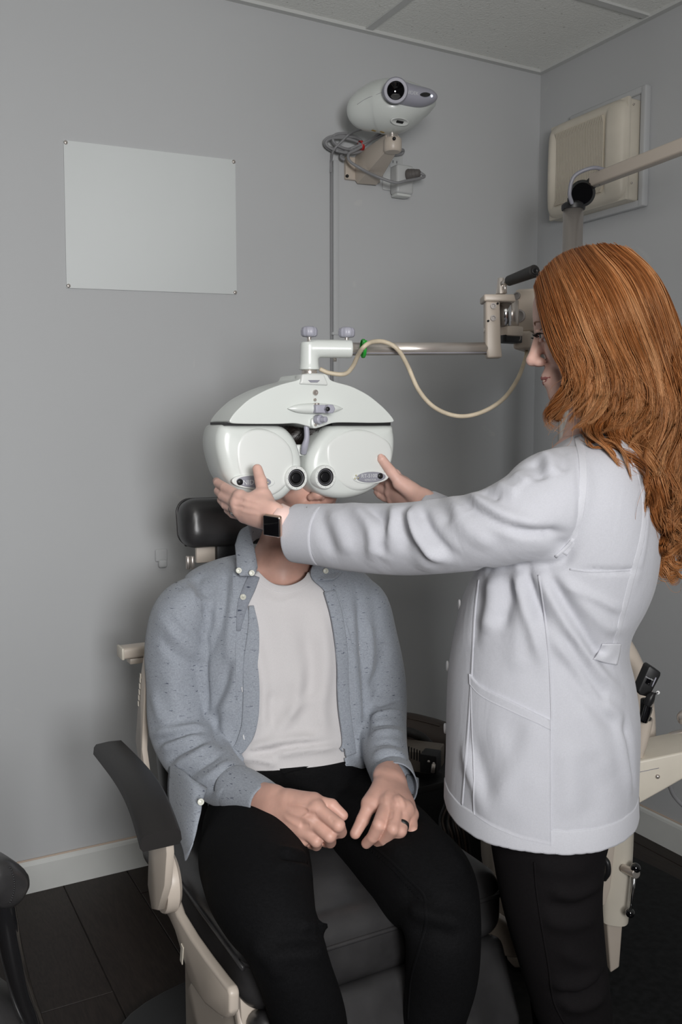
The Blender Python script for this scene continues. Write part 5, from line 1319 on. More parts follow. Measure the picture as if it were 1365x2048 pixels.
# hanging tail of the shirt on the image-left side
mk('shirt_tail', sheet([[(338, 1530, 1.66), (335, 1590, 1.63), (345, 1650, 1.58), (362, 1690, 1.53), (370, 1722, 1.50)], [(362, 1540, 1.60), (362, 1600, 1.56), (368, 1650, 1.52), (374, 1690, 1.50), (375, 1712, 1.49)], [(388, 1560, 1.56), (388, 1610, 1.52), (388, 1650, 1.50), (384, 1685, 1.49), (380, 1698, 1.485)], [(415, 1575, 1.56), (406, 1600, 1.53), (402, 1625, 1.51), (396, 1650, 1.50), (388, 1680, 1.49)]]), M_CHAM, shirt)
bt((402, 1604), 1.505)

# ---- jeans
pel = body_loft([(1478, 450, 712, 1.83, .105), (1500, 440, 722, 1.80, .140), (1530, 430, 728, 1.79, .155), (1580, 420, 735, 1.78, .160), (1640, 420, 735, 1.78, .14)], TH, 20, 64)
LR = [(510, 1612, 1.78, 82, .085), (502, 1662, 1.62, 102, .088), (512, 1735, 1.44, 116, .088), (535, 1810, 1.31, 104, .080), (566, 1880, 1.255, 84, .068), (590, 1950, 1.26, 78, .062), (620, 2048, 1.29, 80, .060), (640, 2160, 1.33, 64, .052), (652, 2260, 1.37, 50, .045)]
LL = [(680, 1590, 1.84, 88, .10), (728, 1645, 1.70, 98, .092), (792, 1708, 1.54, 104, .086), (856, 1775, 1.41, 103, .080), (885, 1850, 1.35, 82, .070), (884, 1950, 1.365, 76, .062), (866, 2048, 1.39, 66, .058), (850, 2150, 1.43, 56, .05), (840, 2230, 1.47, 46, .045)]
jn = remesh([pel, sweep(LR, 60, 48, capr=.3), sweep(LL, 60, 48, capr=.3)], .0065, 3)
SJ = Skin_(jn)
jf = [([(560, 1700), (620, 1712), (640, 1716)], .012, .008), ([(550, 1728), (610, 1735), (636, 1742)], .010, .007), ([(560, 1714), (620, 1724)], .008, -.006), ([(655, 1800), (640, 1850), (656, 1880)], .012, .012), ([(640, 1862), (600, 1880), (540, 1885)], .012, -.010), ([(650, 1900), (600, 1905), (540, 1900)], .014, .010), ([(500, 1890), (540, 1915), (560, 1960)], .014, .008), ([(655, 1845), (625, 1855), (600, 1850)], .010, .010),
      ([(800, 1780), (850, 1800), (900, 1830)], .012, -.008), ([(815, 1820), (860, 1825), (930, 1850)], .012, .010), ([(820, 1860), (870, 1865), (920, 1880)], .012, -.008), ([(640, 1580), (720, 1590), (790, 1620)], .02, -.010), ([(560, 1560), (640, 1580), (700, 1600)], .02, .010), ([(530, 1560), (600, 1600), (660, 1680)], .02, -.012), ([(700, 1640), (760, 1670), (820, 1720)], .016, .007), ([(850, 1640), (890, 1690), (930, 1750)], .02, .008)]
jn = folds(jn, SJ, jf); V, Q = jn; jn = (ripple(V, vnormals(V, Q), .0025, 30, 5), Q)
jeans = mk('jeans', jn, M_JEANS, man)
SJ = Skin_(jn)
for pts in ([(742, 1688), (780, 1720), (815, 1755), (848, 1790), (852, 1820), (852, 1850), (838, 1900), (822, 1960), (816, 2040)], [(614, 1692), (618, 1730), (630, 1775), (642, 1830)], [(590, 1548), (600, 1570), (598, 1590), (620, 1620)]):
    mk('denim_seam', strip(SJ, pts, .005, .0008), M_STITCH, jeans)
mk('waistband', strip(SJ, [(560, 1540), (600, 1530), (650, 1518), (700, 1505)], .03, .0025), M_JEANS, jeans)
for k in range(26):   # raised stitches along the inseams
    t = k/25; c = catmull(np.array([(738, 1690, 0), (780, 1725, 0), (812, 1758, 0), (844, 1794, 0)]), 26)[k]; h = SJ.hit(c[0]-4, c[1]+4)
    if h: mk('stitch', xf(rbox((0, 0, 0), (.005, .0015, .0012), 0), look_frame(h[0]+h[1]*.0015, h[1])), M_STITCH, jeans, smooth=False)
def shoe(foot, toe, name, parent, w=.045):
    a = np.asarray(foot, float); b = np.asarray(toe, float); m_ = a*.5+b*.5
    g = remesh([tube([a+UP*.05, a*.7+b*.3+UP*.045, m_+UP*.03, b+UP*.022], [.042, .045, .042, .030], 20, 24)], .006, 3)
    V, Q = g; V[:, 2] = np.maximum(V[:, 2], a[2]+.004+0*V[:, 2]); return mk(name, (V, Q), M_SHOE, parent)
aR = P(652, 2275, 1.38); aL = P(838, 2245, 1.48)
for a in (aR, aL):
    f = np.array([a[0], a[1], .085]); shoe(f+np.array([0, .03, 0]), f+np.array([.02, -.17, 0]), 'shoe', man)

# ---- body: head, neck, chest, arms, hands in one mesh
hdir = math.radians(17-28.6)          # head turned a little toward the camera
Hc = P(608, 947, 1.828)
fx = RGT*math.cos(TH)+FWD*math.sin(TH); fy = -RGT*math.sin(TH)+FWD*math.cos(TH)   # fy = backwards
TM = frame(Hc, fx, fy, UP)
F = Field(Hc-np.array([.17, .17, .40]), Hc+np.array([.17, .19, .16]), .003)
w_, e_, c_ = head_field(F, TM, 1.0)
nb = P(563, 1130, 1.885)
F.cone(w_((0, .025, -.06)), nb, .056, .060, .02); F.cone(nb, P(566, 1190, 1.90), .060, .085, .02)
for q in (-1, 1): F.cone(P(566, 1158, 1.835), P(566+q*50, 1140, 1.855+q*.02), .010, .010, .02)
F.ell(w_((0, -.045, -.150)), (.010, .012, .016), None, .02)
headm = F.mesh(2)
mR, AR = hand_mesh((495, 1588, 1.540), (548, 1609, 1.485), .029,
    [([(634, 1616, 1.432), (677, 1650, 1.402), (682, 1664, 1.424), (671, 1668, 1.446)], [.0118, .0112, .0100, .0086]),
     ([(623, 1640, 1.430), (660, 1672, 1.405), (661, 1684, 1.428), (650, 1684, 1.448)], [.0118, .0110, .0098, .0086]),
     ([(604, 1656, 1.436), (633, 1682, 1.416), (633, 1690, 1.436), (622, 1688, 1.452)], [.0112, .0104, .0094, .0084]),
     ([(583, 1664, 1.447), (608, 1681, 1.432), (609, 1686, 1.447), (600, 1684, 1.458)], [.0102, .0092, .0084, .0078])],
    ([(580, 1600, 1.470), (628, 1603, 1.452), (664, 1611, 1.446), (686, 1631, 1.440)], [.0150, .0118, .0106, .0090]), pw=.031)
mL, AL = hand_mesh((780, 1520, 1.665), (781, 1562, 1.555), .029,
    [([(774, 1607, 1.478), (758, 1650, 1.432), (746, 1674, 1.438), (733, 1687, 1.450)], [.0120, .0113, .0100, .0088]),
     ([(797, 1610, 1.468), (786, 1658, 1.424), (770, 1680, 1.438), (757, 1690, 1.458)], [.0118, .0110, .0098, .0086]),
     ([(812, 1618, 1.472), (802, 1662, 1.430), (788, 1682, 1.445), (774, 1690, 1.464)], [.0112, .0104, .0094, .0084]),
     ([(823, 1630, 1.482), (826, 1662, 1.446), (816, 1675, 1.456), (804, 1681, 1.470)], [.0102, .0093, .0084, .0078])],
    ([(762, 1578, 1.525), (740, 1608, 1.490), (726, 1640, 1.472), (711, 1667, 1.462)], [.0150, .0120, .0110, .0094]), pw=.031)
def pxl(geo): return geo
def detail_hand(geo, defs):
    S = Skin_(geo); return folds(geo, S, defs)
mR = detail_hand(mR, [([(575, 1608), (605, 1612), (628, 1618)], .004, .0016), ([(572, 1622), (600, 1632), (622, 1641)], .004, .0016), ([(566, 1632), (590, 1648), (604, 1656)], .004, .0014), ([(612, 1630), (626, 1629), (634, 1628)], .004, -.0015), ([(600, 1648), (612, 1650), (620, 1650)], .004, -.0015), ([(658, 1634), (664, 1638), (668, 1645)], .003, -.0008), ([(590, 1606), (620, 1620), (600, 1640)], .0025, .0010)])
mL = detail_hand(mL, [([(775, 1580), (772, 1596), (773, 1610)], .004, .0015), ([(785, 1580), (792, 1598), (797, 1612)], .004, .0016), ([(795, 1585), (806, 1604), (812, 1618)], .004, .0014), ([(784, 1618), (785, 1628), (782, 1640)], .004, -.0015), ([(806, 1622), (808, 1632), (805, 1645)], .004, -.0013)])
# plain under-body so that the figure is whole
FB = Field((-.2, .8, .0), (1.6, 2.2, 1.3), .014)
mid = P(570, 1500, 1.81)
FB.cone(P(566, 1210, 1.88), P(572, 1400, 1.84), .075, .085, .03, n=RGT, sc=1.3); FB.cone(P(572, 1400, 1.84), P(572, 1580, 1.81), .085, .09, .03, n=RGT, sc=1.2)
for KA, ra_, rb_ in ((SLR, .040, .026), (SLL, .038, .026)):
    for u_, v_ in zip(KA[1:-1], KA[2:]): FB.cone(P(*u_[:3]), P(*v_[:3]), min(ra_, u_[3]*u_[2]/F_PX*.6), min(ra_, v_[3]*v_[2]/F_PX*.6), .01)
for kk in (LR, LL):
    for i in range(len(kk)-1): FB.cone(P(*kk[i][:3]), P(*kk[i+1][:3]), kk[i][4]*.75, kk[i+1][4]*.75, .02)
bodym = FB.mesh(1)
def joinq(*gs):
    Vs, Qs, k = [], [], 0
    for v, q in gs: Vs.append(v); Qs.append(np.asarray(q)+k); k += len(v)
    return np.vstack(Vs), np.vstack(Qs)
mb = mk('body', joinq(headm, mR, mL, bodym), M_SKINM, man)
face_parts(TM, 1.0, mb)
mk('lips', join(tube([w_(p) for p in ((-.02, -.0825, -.069), (-.008, -.0905, -.0665), (0, -.0910, -.0675), (.008, -.0905, -.0665), (.02, -.0825, -.069))], [.001, .0035, .0038, .0035, .001], 8, 20), tube([w_(p) for p in ((-.018, -.082, -.0735), (0, -.0890, -.0765), (.018, -.082, -.0735))], [.001, .0045, .001], 8, 16)), mat('lips_man', (.45, .20, .17), .5), mb)
# stubble-dark short hair: cap + many short strands
def strands(roots, normals, fn, n_seg, r0, name, m, parent, seed=1, sides=3):
    pass
def strand_mesh(curves, radii, sides=3):
    """curves (S,K,3), radii (S,K) -> verts, faces arrays, strand ids"""
    S, K, _ = curves.shape; T = np.gradient(curves, axis=1); T /= np.linalg.norm(T, axis=2, keepdims=True)+1e-9
    ref = np.zeros_like(T); ref[..., 2] = 1; near = np.abs(T[..., 2]) > .95; ref[near] = (1, 0, 0)
    x = np.cross(ref, T); x /= np.linalg.norm(x, axis=2, keepdims=True)+1e-9; y = np.cross(T, x)
    V = np.zeros((S, K, sides, 3), np.float32)
    for j in range(sides):
        a = 2*np.pi*j/sides; V[:, :, j] = curves+radii[..., None]*(np.cos(a)*x+np.sin(a)*y)
    base = (np.arange(S)[:, None, None]*K+np.arange(K-1)[None, :, None])*sides; j = np.arange(sides)[None, None, :]; j2 = (j+1) % sides
    Fq = np.stack([base+j, base+j2, base+sides+j2, base+sides+j], -1).reshape(-1, 4)
    return V.reshape(-1, 3), Fq
capF = Field(Hc-np.array([.13]*3), Hc+np.array([.13, .13, .17]), .004)
capF.ell(w_((0, .020, .045)), (.079, .098, .086), TM[:3, :3], .01); capF.ell(w_((0, -.075, -.045)), (.085, .075, .070), TM[:3, :3], .012, True); capF.cone(w_((0, -.12, .02)), w_((0, -.09, .052)), .05, .035, .01, sub=True)
capF.ell(w_((0, -.056, .088)), (.060, .046, .030), TM[:3, :3], .012); capF.cone(w_((-.045, -.080, .074)), w_((.045, -.080, .074)), .015, .015, .01)
hairc = capF.mesh(2); ho = mk('hair', hairc, M_HAIRM, man)
Vh, Qh = hairc; Nh = vnormals(Vh, Qh); sel = RNG.choice(len(Vh), 2200)
K = 7; r = Vh[sel]; n = Nh[sel]; loc = (r-Hc)@TM[:3, :3]; comb = (TM[:3, :3]@np.array([.35, -.8, .35]))[None]+RNG.normal(size=(2200, 3))*.35
comb -= n*np.sum(comb*n, axis=1, keepdims=True); comb /= np.linalg.norm(comb, axis=1, keepdims=True)
s = np.linspace(0, 1, K)[None, :, None]; L_ = (.022+.02*RNG.random(2200))[:, None, None]
cv = r[:, None]+n[:, None]*L_*(.45*s-.15*s*s)+comb[:, None]*L_*s*s*.95
g = strand_mesh(cv, np.repeat((.0006*(1-.8*np.linspace(0, 1, K)))[None], 2200, 0)); mk('hair_strands', g, M_HAIRM, ho, kind='stuff')
# eyebrows (man)
for q in (-1, 1): mk('eyebrow', tube([w_((q*.014, -.0895, .020)), w_((q*.030, -.0905, .0255)), w_((q*.048, -.078, .021))], [.0028, .0032, .001], 8, 16), M_HAIRM, mb)
# black ring on his finger
rdn = nrm(P(802, 1662, 1.430)-P(812, 1618, 1.472))
mk('finger_ring', lathe([(.0100, -.0034), (.0119, -.003), (.0121, 0), (.0119, .003), (.0100, .0034)], look_frame(P(804.5, 1651, 1.4405), rdn), 32, caps=False), M_BLACKP, man, label='matte black band ring on the left ring finger')
# ---------------------------------------------------------------- WOMAN
wo = thing('person', 'standing red-haired woman in a white lab coat adjusting the phoropter with both hands', 'person', P(1130, 1600, 1.42)*np.array([1, 1, 0]))
WC = P(1186, 655, 1.45)
fwd = nrm(-RGT*.985+FWD*.17); fwd = nrm(fwd*math.cos(.17)-UP*math.sin(.17))
wy = -fwd; wx = nrm(np.cross(wy, UP)); wz = np.cross(wx, wy)
TW = frame(WC, wx, wy, wz)
F = Field(WC-np.array([.17, .17, .32]), WC+np.array([.17, .17, .15]), .0026)
w_, e_, c_ = head_field(F, TW, .95)
nbw = P(1200, 880, 1.44)
F.cone(w_((0, .02, -.07)), nbw, .047, .050, .02); F.cone(nbw, P(1200, 940, 1.43), .05, .10, .03)
headw = F.mesh(2)
# coat torso
PH = math.radians(-14)
crow = [(866, 1155, 1238, 1.43, .060), (878, 1128, 1262, 1.43, .105), (900, 1096, 1285, 1.43, .145), (940, 1060, 1302, 1.43, .172), (1000, 1010, 1314, 1.425, .182), (1080, 972, 1318, 1.42, .175), (1150, 946, 1308, 1.42, .165), (1200, 924, 1290, 1.42, .158), (1255, 910, 1262, 1.42, .154), (1300, 901, 1256, 1.42, .155), (1350, 894, 1268, 1.42, .162), (1420, 890, 1279, 1.42, .172), (1500, 887, 1279, 1.42, .182), (1560, 884, 1278, 1.42, .190), (1600, 882, 1280, 1.42, .194)]
ct = body_loft(crow, PH, 90, 120, 2.25)
slW = sweep([(1150, 985, 1.34, 96, .075), (1105, 1005, 1.31, 104, .075), (1050, 1034, 1.295, 92, .068), (970, 1060, 1.31, 79, .060), (885, 1071, 1.35, 77, .057), (800, 1078, 1.40, 74, .054), (700, 1074, 1.45, 68, .050), (640, 1070, 1.48, 63, .047), (600, 1067, 1.50, 58, .045)], 70, 64, capr=.06)
slW2 = sweep([(1140, 1000, 1.54, 70, .07), (1040, 1050, 1.60, 52, .055), (960, 1052, 1.66, 44, .046), (900, 1034, 1.71, 36, .040), (862, 1016, 1.74, 31, .036)], 40, 40, capr=.1)
coat = remesh([ct, slW, slW2], .0048, 5)
SC = Skin_(coat)
cf = [
 # sleeve
 ([(700, 1008), (735, 1040), (748, 1085), (740, 1120)], .012, .009), ([(725, 1010), (765, 1040), (772, 1080), (765, 1110)], .010, -.010), ([(660, 1015), (680, 1060), (700, 1110)], .014, .006), ([(640, 1012), (650, 1060), (670, 1115)], .012, -.005),
 ([(775, 1005), (790, 1030), (775, 1070), (768, 1100)], .011, .009), ([(822, 1000), (826, 1040), (845, 1080), (890, 1120)], .010, .014), ([(838, 1000), (845, 1035), (870, 1080), (920, 1115)], .011, -.010), ([(820, 1005), (805, 1040), (815, 1110)], .014, -.007), ([(760, 1120), (780, 1090), (800, 1060)], .014, .005), ([(840, 1140), (870, 1110), (920, 1090)], .018, .006),
 ([(920, 970), (935, 985), (960, 1000), (1010, 1030), (1090, 1055)], .010, .009), ([(905, 985), (930, 1005), (970, 1030), (1040, 1060), (1140, 1068)], .008, -.010), ([(930, 1000), (980, 1035), (1040, 1072)], .012, .008), ([(945, 965), (965, 985), (1000, 1000)], .008, -.006), ([(975, 955), (1010, 975), (1040, 985)], .010, .006), ([(1000, 930), (1035, 950), (1060, 965)], .010, .005), ([(1040, 905), (1070, 925), (1085, 960)], .012, -.008), ([(1065, 895), (1095, 915), (1100, 950)], .010, .007), ([(1125, 895), (1132, 915), (1128, 945)], .008, -.005), ([(860, 985), (880, 1010), (900, 1050)], .012, -.006), ([(890, 975), (905, 1000), (930, 1050), (990, 1095)], .014, .006),
 ([(1090, 1060), (1120, 1085), (1145, 1095)], .012, -.006), ([(1145, 880), (1160, 960), (1158, 1050), (1140, 1100)], .006, -.003),
 # under-arm junction and torso drag lines
 ([(960, 1138), (1040, 1138), (1120, 1128), (1150, 1095)], .008, -.010),
 ([(1030, 1140), (1046, 1200), (1066, 1260), (1085, 1330)], .010, .009), ([(1050, 1140), (1070, 1200), (1092, 1250)], .008, -.011), ([(1075, 1140), (1110, 1200), (1150, 1270), (1200, 1345), (1240, 1380)], .011, .010), ([(1095, 1145), (1130, 1210), (1170, 1270), (1220, 1340)], .009, -.011), ([(1115, 1145), (1160, 1200), (1210, 1250), (1250, 1262)], .010, .006), ([(1130, 1165), (1190, 1195), (1250, 1225)], .007, .005), ([(1095, 1260), (1150, 1330), (1200, 1400), (1250, 1450)], .012, .007), ([(1100, 1290), (1160, 1370), (1210, 1430), (1262, 1470)], .012, -.007), ([(1120, 1260), (1160, 1320), (1205, 1390), (1215, 1400)], .010, -.008),
 ([(1010, 1150), (1015, 1200), (1000, 1260)], .014, -.010), ([(985, 1150), (985, 1210), (970, 1270)], .014, .009), ([(965, 1150), (955, 1230), (945, 1300)], .012, -.004), ([(1030, 1200), (1035, 1280), (1040, 1350)], .016, .004),
 # skirt of the coat
 ([(930, 1480), (940, 1540), (965, 1600), (985, 1630)], .012, .007), ([(950, 1480), (965, 1540), (985, 1590)], .012, -.007), ([(1075, 1430), (1050, 1500), (1010, 1580), (980, 1620)], .016, .007), ([(1050, 1440), (1025, 1500), (985, 1570)], .016, -.006), ([(990, 1460), (1010, 1520), (1000, 1590)], .014, .004), ([(1080, 1540), (1060, 1600), (1020, 1640)], .014, .005),
 ([(1160, 1400), (1190, 1480), (1220, 1560)], .02, .005), ([(1235, 1430), (1245, 1500), (1262, 1590)], .010, .006), ([(1250, 1430), (1262, 1510), (1270, 1580)], .009, -.005), ([(1130, 1480), (1140, 1560), (1135, 1640)], .018, .004), ([(1180, 1500), (1190, 1580), (1185, 1650)], .02, -.004),
 # shoulder/back seams puckers
 ([(1290, 900), (1296, 1000), (1290, 1080), (1270, 1180)], .006, .002), ([(1168, 1140), (1230, 1142), (1280, 1140)], .004, -.004)]
coat = folds(coat, SC, cf); V, Q = coat; coat = (ripple(V, vnormals(V, Q), .0016, 26, 21), Q)
S1 = Skin_(coat)
fb = [([(x, 1660+y0), (x-1, 1700+y0)], .004, .0022) for x, y0 in []]
coat_o = mk('lab_coat', coat, M_COAT, wo, label='white cotton lab coat')
SCo = Skin_(coat)
# hem band with puckers
def hem_line(off, xs):
    out = []
    for x in xs:
        for y in range(1760, 1560, -2):
            h = SCo.hit(x, y)
            if h is not None: out.append((x, y-off)); break
    return out
hx = list(range(890, 1282, 6)); hl = hem_line(22, hx)
hb = strip(SCo, hl, .034, .0012, 3)
mk('hem_band', hb, M_COAT2, coat_o)
for k in range(0, len(hl)-1):
    x, y = hl[k]; h0 = SCo.hit(x+2*math.sin(k*2.1), y-17)
    if k < 44 and h0 and k % 5 != 3: mk('hem_pucker', strip(SCo, [(x, y-14-4*math.sin(k*1.7)), (x+1.5+1.5*math.sin(k), y-4), (x+2.5, y+6+3*math.sin(k*2.3))], [.001, .006, .003], .0009, 3), M_COAT2, coat_o)
# pocket
def lerp_pts(pts, u):
    xs = np.linspace(0, 1, len(pts)); return np.array([np.interp(u, xs, [p[0] for p in pts]), np.interp(u, xs, [p[1] for p in pts])])
PTOP = [tuple(c[:2]) for c in catmull(np.array([(943, 1349, 0), (966, 1374, 0), (1030, 1406, 0), (1102, 1441, 0)], float), 20)]
PBOT = [(950, 1628), (985, 1652), (1040, 1676), (1103, 1690)]
mk('pocket', drape(SCo, lambda u, v: lerp_pts(PTOP, u)*(1-v)+lerp_pts(PBOT, u)*v, 26, 30, .0022), M_COAT, coat_o)
mk('pocket_band', drape(SCo, lambda u, v: lerp_pts(PTOP, u)+np.array([0, 19.0])*v+np.array([-1, -1])*(1-v), 26, 6, .0034), M_COAT, coat_o)
# seams
for nm, pts, wd, hh, mm in (('side_seam', [(1078, 1150), (1090, 1230), (1100, 1330), (1104, 1440), (1103, 1560), (1104, 1710)], .003, .0011, M_COAT), ('front_seam', [(958, 1160), (950, 1230), (944, 1345), (938, 1440), (932, 1520), (925, 1610)], .004, .0011, M_COAT),
                       ('armhole_seam', [(1156, 872), (1166, 920), (1166, 980), (1158, 1040), (1146, 1080), (1128, 1108)], .011, .0006, M_COAT2), ('back_seam', [(1262, 905), (1282, 960), (1290, 1020), (1284, 1080), (1266, 1150), (1246, 1230), (1228, 1300)], .010, .0005, M_COAT2), ('yoke_seam', [(1140, 1138), (1180, 1143), (1230, 1142), (1272, 1139)], .003, .0008, M_COAT),
                       ('cuff_stitch', [(614, 1014), (612, 1060), (622, 1100), (640, 1132)], .002, .0003, M_COAT), ('torn_seam', [(1146, 1078), (1138, 1090), (1122, 1104), (1112, 1113)], .005, .0022, M_COAT2)):
    mk(nm, strip(SCo, pts, wd, hh), mm, coat_o)
# half-belt tab on the back
def dd(x, y, off=.007):
    h = SCo.hit(x, y); return (x, y, (depth(h[0]) if h else 1.36)-off)
mk('belt_tab', sheet([[dd(1206, 1289, .004), dd(1226, 1288), dd(1244, 1288, .010)], [dd(1198, 1304, .004), dd(1220, 1308), dd(1241, 1309, .010)], [dd(1189, 1318, .004), dd(1212, 1326), dd(1236, 1330, .010)]], .002), M_COAT2, coat_o)
# buttons seen edge-on along the front
for c in ((921, 1210), (896, 1332), (894, 1457)):
    p = P(c[0]+3, c[1], 1.43); 
    q_ = SCo.near(p)[0]; mk('button', lathe([(.0085, 0), (.0085, .002), (.007, .003), (.0005, .003)], look_frame(q_-RGT*.0005, -RGT), 24), M_BTNW, coat_o)
# sleeve end: open cuff
cuff([(650, 1071, 1.475, 63, .048), (625, 1069, 1.487, 61, .047), (602, 1067, 1.498, 60, .046), (592, 1066, 1.503, 59, .0455)], 'cuff', M_COAT, .002, 56, coat_o)
cuff([(880, 1024, 1.728, 35, .039), (868, 1018, 1.736, 34, .038), (858, 1013, 1.743, 33, .037)], 'cuff', M_COAT, .002, 40, coat_o)
# neckline of coat
# ---- trousers
nl = [(1095, 1560, 1.36, 125, .09), (1096, 1650, 1.355, 122, .09), (1098, 1720, 1.35, 114, .086), (1104, 1800, 1.35, 104, .080), (1122, 1900, 1.355, 93, .072), (1143, 2000, 1.365, 83, .066), (1156, 2060, 1.37, 74, .062), (1165, 2180, 1.38, 68, .058), (1170, 2320, 1.39, 66, .058)]
fl_ = [(1110, 1560, 1.50, 120, .09), (1112, 1650, 1.51, 112, .09), (1105, 1750, 1.52, 95, .085), (1110, 1850, 1.53, 85, .078), (1125, 1950, 1.54, 75, .07), (1130, 2100, 1.55, 62, .06), (1130, 2240, 1.55, 60, .058)]
tr = remesh([sweep(nl, 50, 48, capr=.05), sweep(fl_, 50, 48, capr=.05)], .0065, 3)
STt = Skin_(tr)
tr = folds(tr, STt, [([(1100, 1780), (1150, 1790), (1205, 1765)], .010, .007), ([(1090, 1810), (1150, 1815), (1205, 1790)], .009, -.006), ([(1085, 1840), (1140, 1850), (1200, 1835)], .012, .006), ([(1110, 1985), (1160, 1990), (1205, 1960), (1222, 1920)], .010, -.010), ([(1100, 1970), (1160, 1972), (1205, 1935)], .014, .009), ([(1120, 2010), (1170, 2012), (1215, 1985)], .012, .008), ([(1060, 1720), (1120, 1740), (1190, 1730)], .014, .004), ([(1120, 1900), (1160, 1920), (1200, 1925)], .012, .005)])
trouser = mk('trousers', tr, M_TROU, wo)
mk('side_seam', strip(Skin_(tr), [(1070, 1724), (1074, 1780), (1086, 1860), (1098, 1930), (1108, 2000), (1130, 2047)], .003, .0016), M_TROU, trouser)
for x, y, d in ((1170, 2380, 1.39), (1130, 2290, 1.55)):
    a = P(x, y, d); a[2] = .0; shoe(a, a+nrm(-RGT+FWD*.15)*.15, 'shoe', wo)

# ---- hands
wL, _ = hand_mesh((625, 1072, 1.487), (546, 1034, 1.498), .0245,
    [([(481, 993, 1.530), (450, 975, 1.572), (436, 966, 1.600), (433, 962, 1.622)], [.0096, .0086, .0078, .0068]),
     ([(475, 1007, 1.529), (446, 992, 1.575), (437, 982, 1.600), (440, 976, 1.622)], [.0098, .0088, .0080, .0070]),
     ([(479, 1021, 1.533), (452, 1010, 1.573), (443, 1000, 1.597), (446, 992, 1.617)], [.0093, .0084, .0076, .0068]),
     ([(489, 1033, 1.54), (466, 1028, 1.570), (456, 1020, 1.590), (458, 1012, 1.607)], [.0084, .0076, .0070, .0063])],
    ([(536, 1020, 1.508), (527, 992, 1.525), (522, 962, 1.543), (515, 938, 1.556)], [.0130, .0112, .0102, .0088]), pw=.0255, pt=.55)
wL = detail_hand(wL, [([(520, 1005), (500, 1000), (482, 994)], .0035, .0010), ([(518, 1016), (498, 1012), (478, 1007)], .0035, .0011), ([(520, 1028), (500, 1026), (480, 1021)], .0035, .0010), ([(490, 1000), (478, 1000), (466, 995)], .003, -.0012), ([(490, 1014), (478, 1014), (466, 1012)], .003, -.0012)])
wR, _ = hand_mesh((905, 1028, 1.72), (850, 1004, 1.738), .0232,
    [([(790, 950, 1.795), (776, 932, 1.835), (768, 925, 1.855), (758, 922, 1.868)], [.0100, .0092, .0084, .0075]),
     ([(784, 968, 1.81), (764, 958, 1.845), (752, 955, 1.862), (744, 953, 1.870)], [.0100, .0092, .0084, .0075]),
     ([(782, 986, 1.815), (762, 978, 1.842), (751, 972, 1.856), (745, 966, 1.866)], [.0095, .0088, .0080, .0072]),
     ([(786, 1000, 1.815), (770, 996, 1.832), (760, 990, 1.842), (754, 984, 1.850)], [.0088, .0080, .0074, .0066])],
    ([(828, 985, 1.757), (800, 966, 1.757), (782, 943, 1.752), (764, 918, 1.742)], [.0130, .0112, .0103, .0090]), pw=.0245, pt=.55)
# plain under-body
FB = Field((.3, .6, 0), (1.4, 1.8, 1.4), .014)
FB.cone(P(1190, 960, 1.43), P(1110, 1300, 1.42), .085, .08, .03); FB.cone(P(1110, 1300, 1.42), P(1090, 1520, 1.42), .08, .10, .03)
for i in range(len(nl)-1): FB.cone(P(*nl[i][:3]), P(*nl[i+1][:3]), .055, .05, .01)
for i in range(len(fl_)-1): FB.cone(P(*fl_[i][:3]), P(*fl_[i+1][:3]), .055, .045, .01)
for ks in ([(1130, 985, 1.33), (960, 1062, 1.31), (800, 1078, 1.40), (600, 1066, 1.49)], [(1130, 1000, 1.56), (1020, 1048, 1.61), (900, 1030, 1.72)]):
    for a, b in zip(ks[:-1], ks[1:]): FB.cone(P(*a), P(*b), .032, .028, .01)
wb_ = mk('body', joinq(headw, wL, wR, FB.mesh(1)), M_SKIN, wo)
face_parts(TW, .95, wb_)
w_ = lambda p: TW[:3, :3]@np.array(p, float)*.95+WC
mk('lips', join(tube([w_(p) for p in ((-.025, -.0805, -.0700), (-.014, -.0868, -.0690), (0, -.0912, -.0680), (.014, -.0868, -.0690), (.025, -.0805, -.0700))], [.0016, .0038, .0046, .0038, .0016], 8, 24), tube([w_(p) for p in ((-.024, -.0800, -.0725), (-.013, -.0850, -.0755), (0, -.0886, -.0762), (.013, -.0850, -.0755), (.024, -.0800, -.0725))], [.0014, .0045, .0056, .0045, .0014], 8, 20)), M_LIP, wb_)
M_BROW = mat('auburn_brow', (.26, .13, .08), .7)
M_LASH = mat('lashes', (.012, .008, .007), .5)
for q in (-1, 1):
    mk('eyebrow', tube([w_((q*.012, -.0915, .0185)), w_((q*.026, -.0925, .0235)), w_((q*.044, -.0830, .0205))], [.0009, .0012, .0006], 8, 16), M_BROW, wb_)
    gs = []
    for k in range(16):
        t = k/15; x = q*(.020+.027*t); y = -.0865-.006*math.sin(math.pi*min(1, t*1.2+.1))+.010*t*t; z = .0030+.004*math.sin(math.pi*t)-.003
        gs.append(tube([w_((x, y, z)), w_((x+q*.001+q*.002*t, y-.0045, z-.0010)), w_((x+q*.002+q*.005*t, y-.0085, z+.0012))], [.0006, .0005, .0002], 5, 6))
    gs.append(tube([w_((q*.019, -.0855, .0015)), w_((q*.031, -.0925, .0045)), w_((q*.046, -.081, .0)), ], [.0007, .0011, .0007], 6, 12))
    mk('eyelashes', join(*gs), M_LASH, wb_)
# thumb nails
S_wr = Skin_(wR); h = S_wr.hit(763, 914)
if h: mk('thumb_nail', nail(h[0]+h[1]*.0002, P(761, 910, 1.742)-P(772, 932, 1.747), h[1], .0105, .012), M_NAIL, wb_)
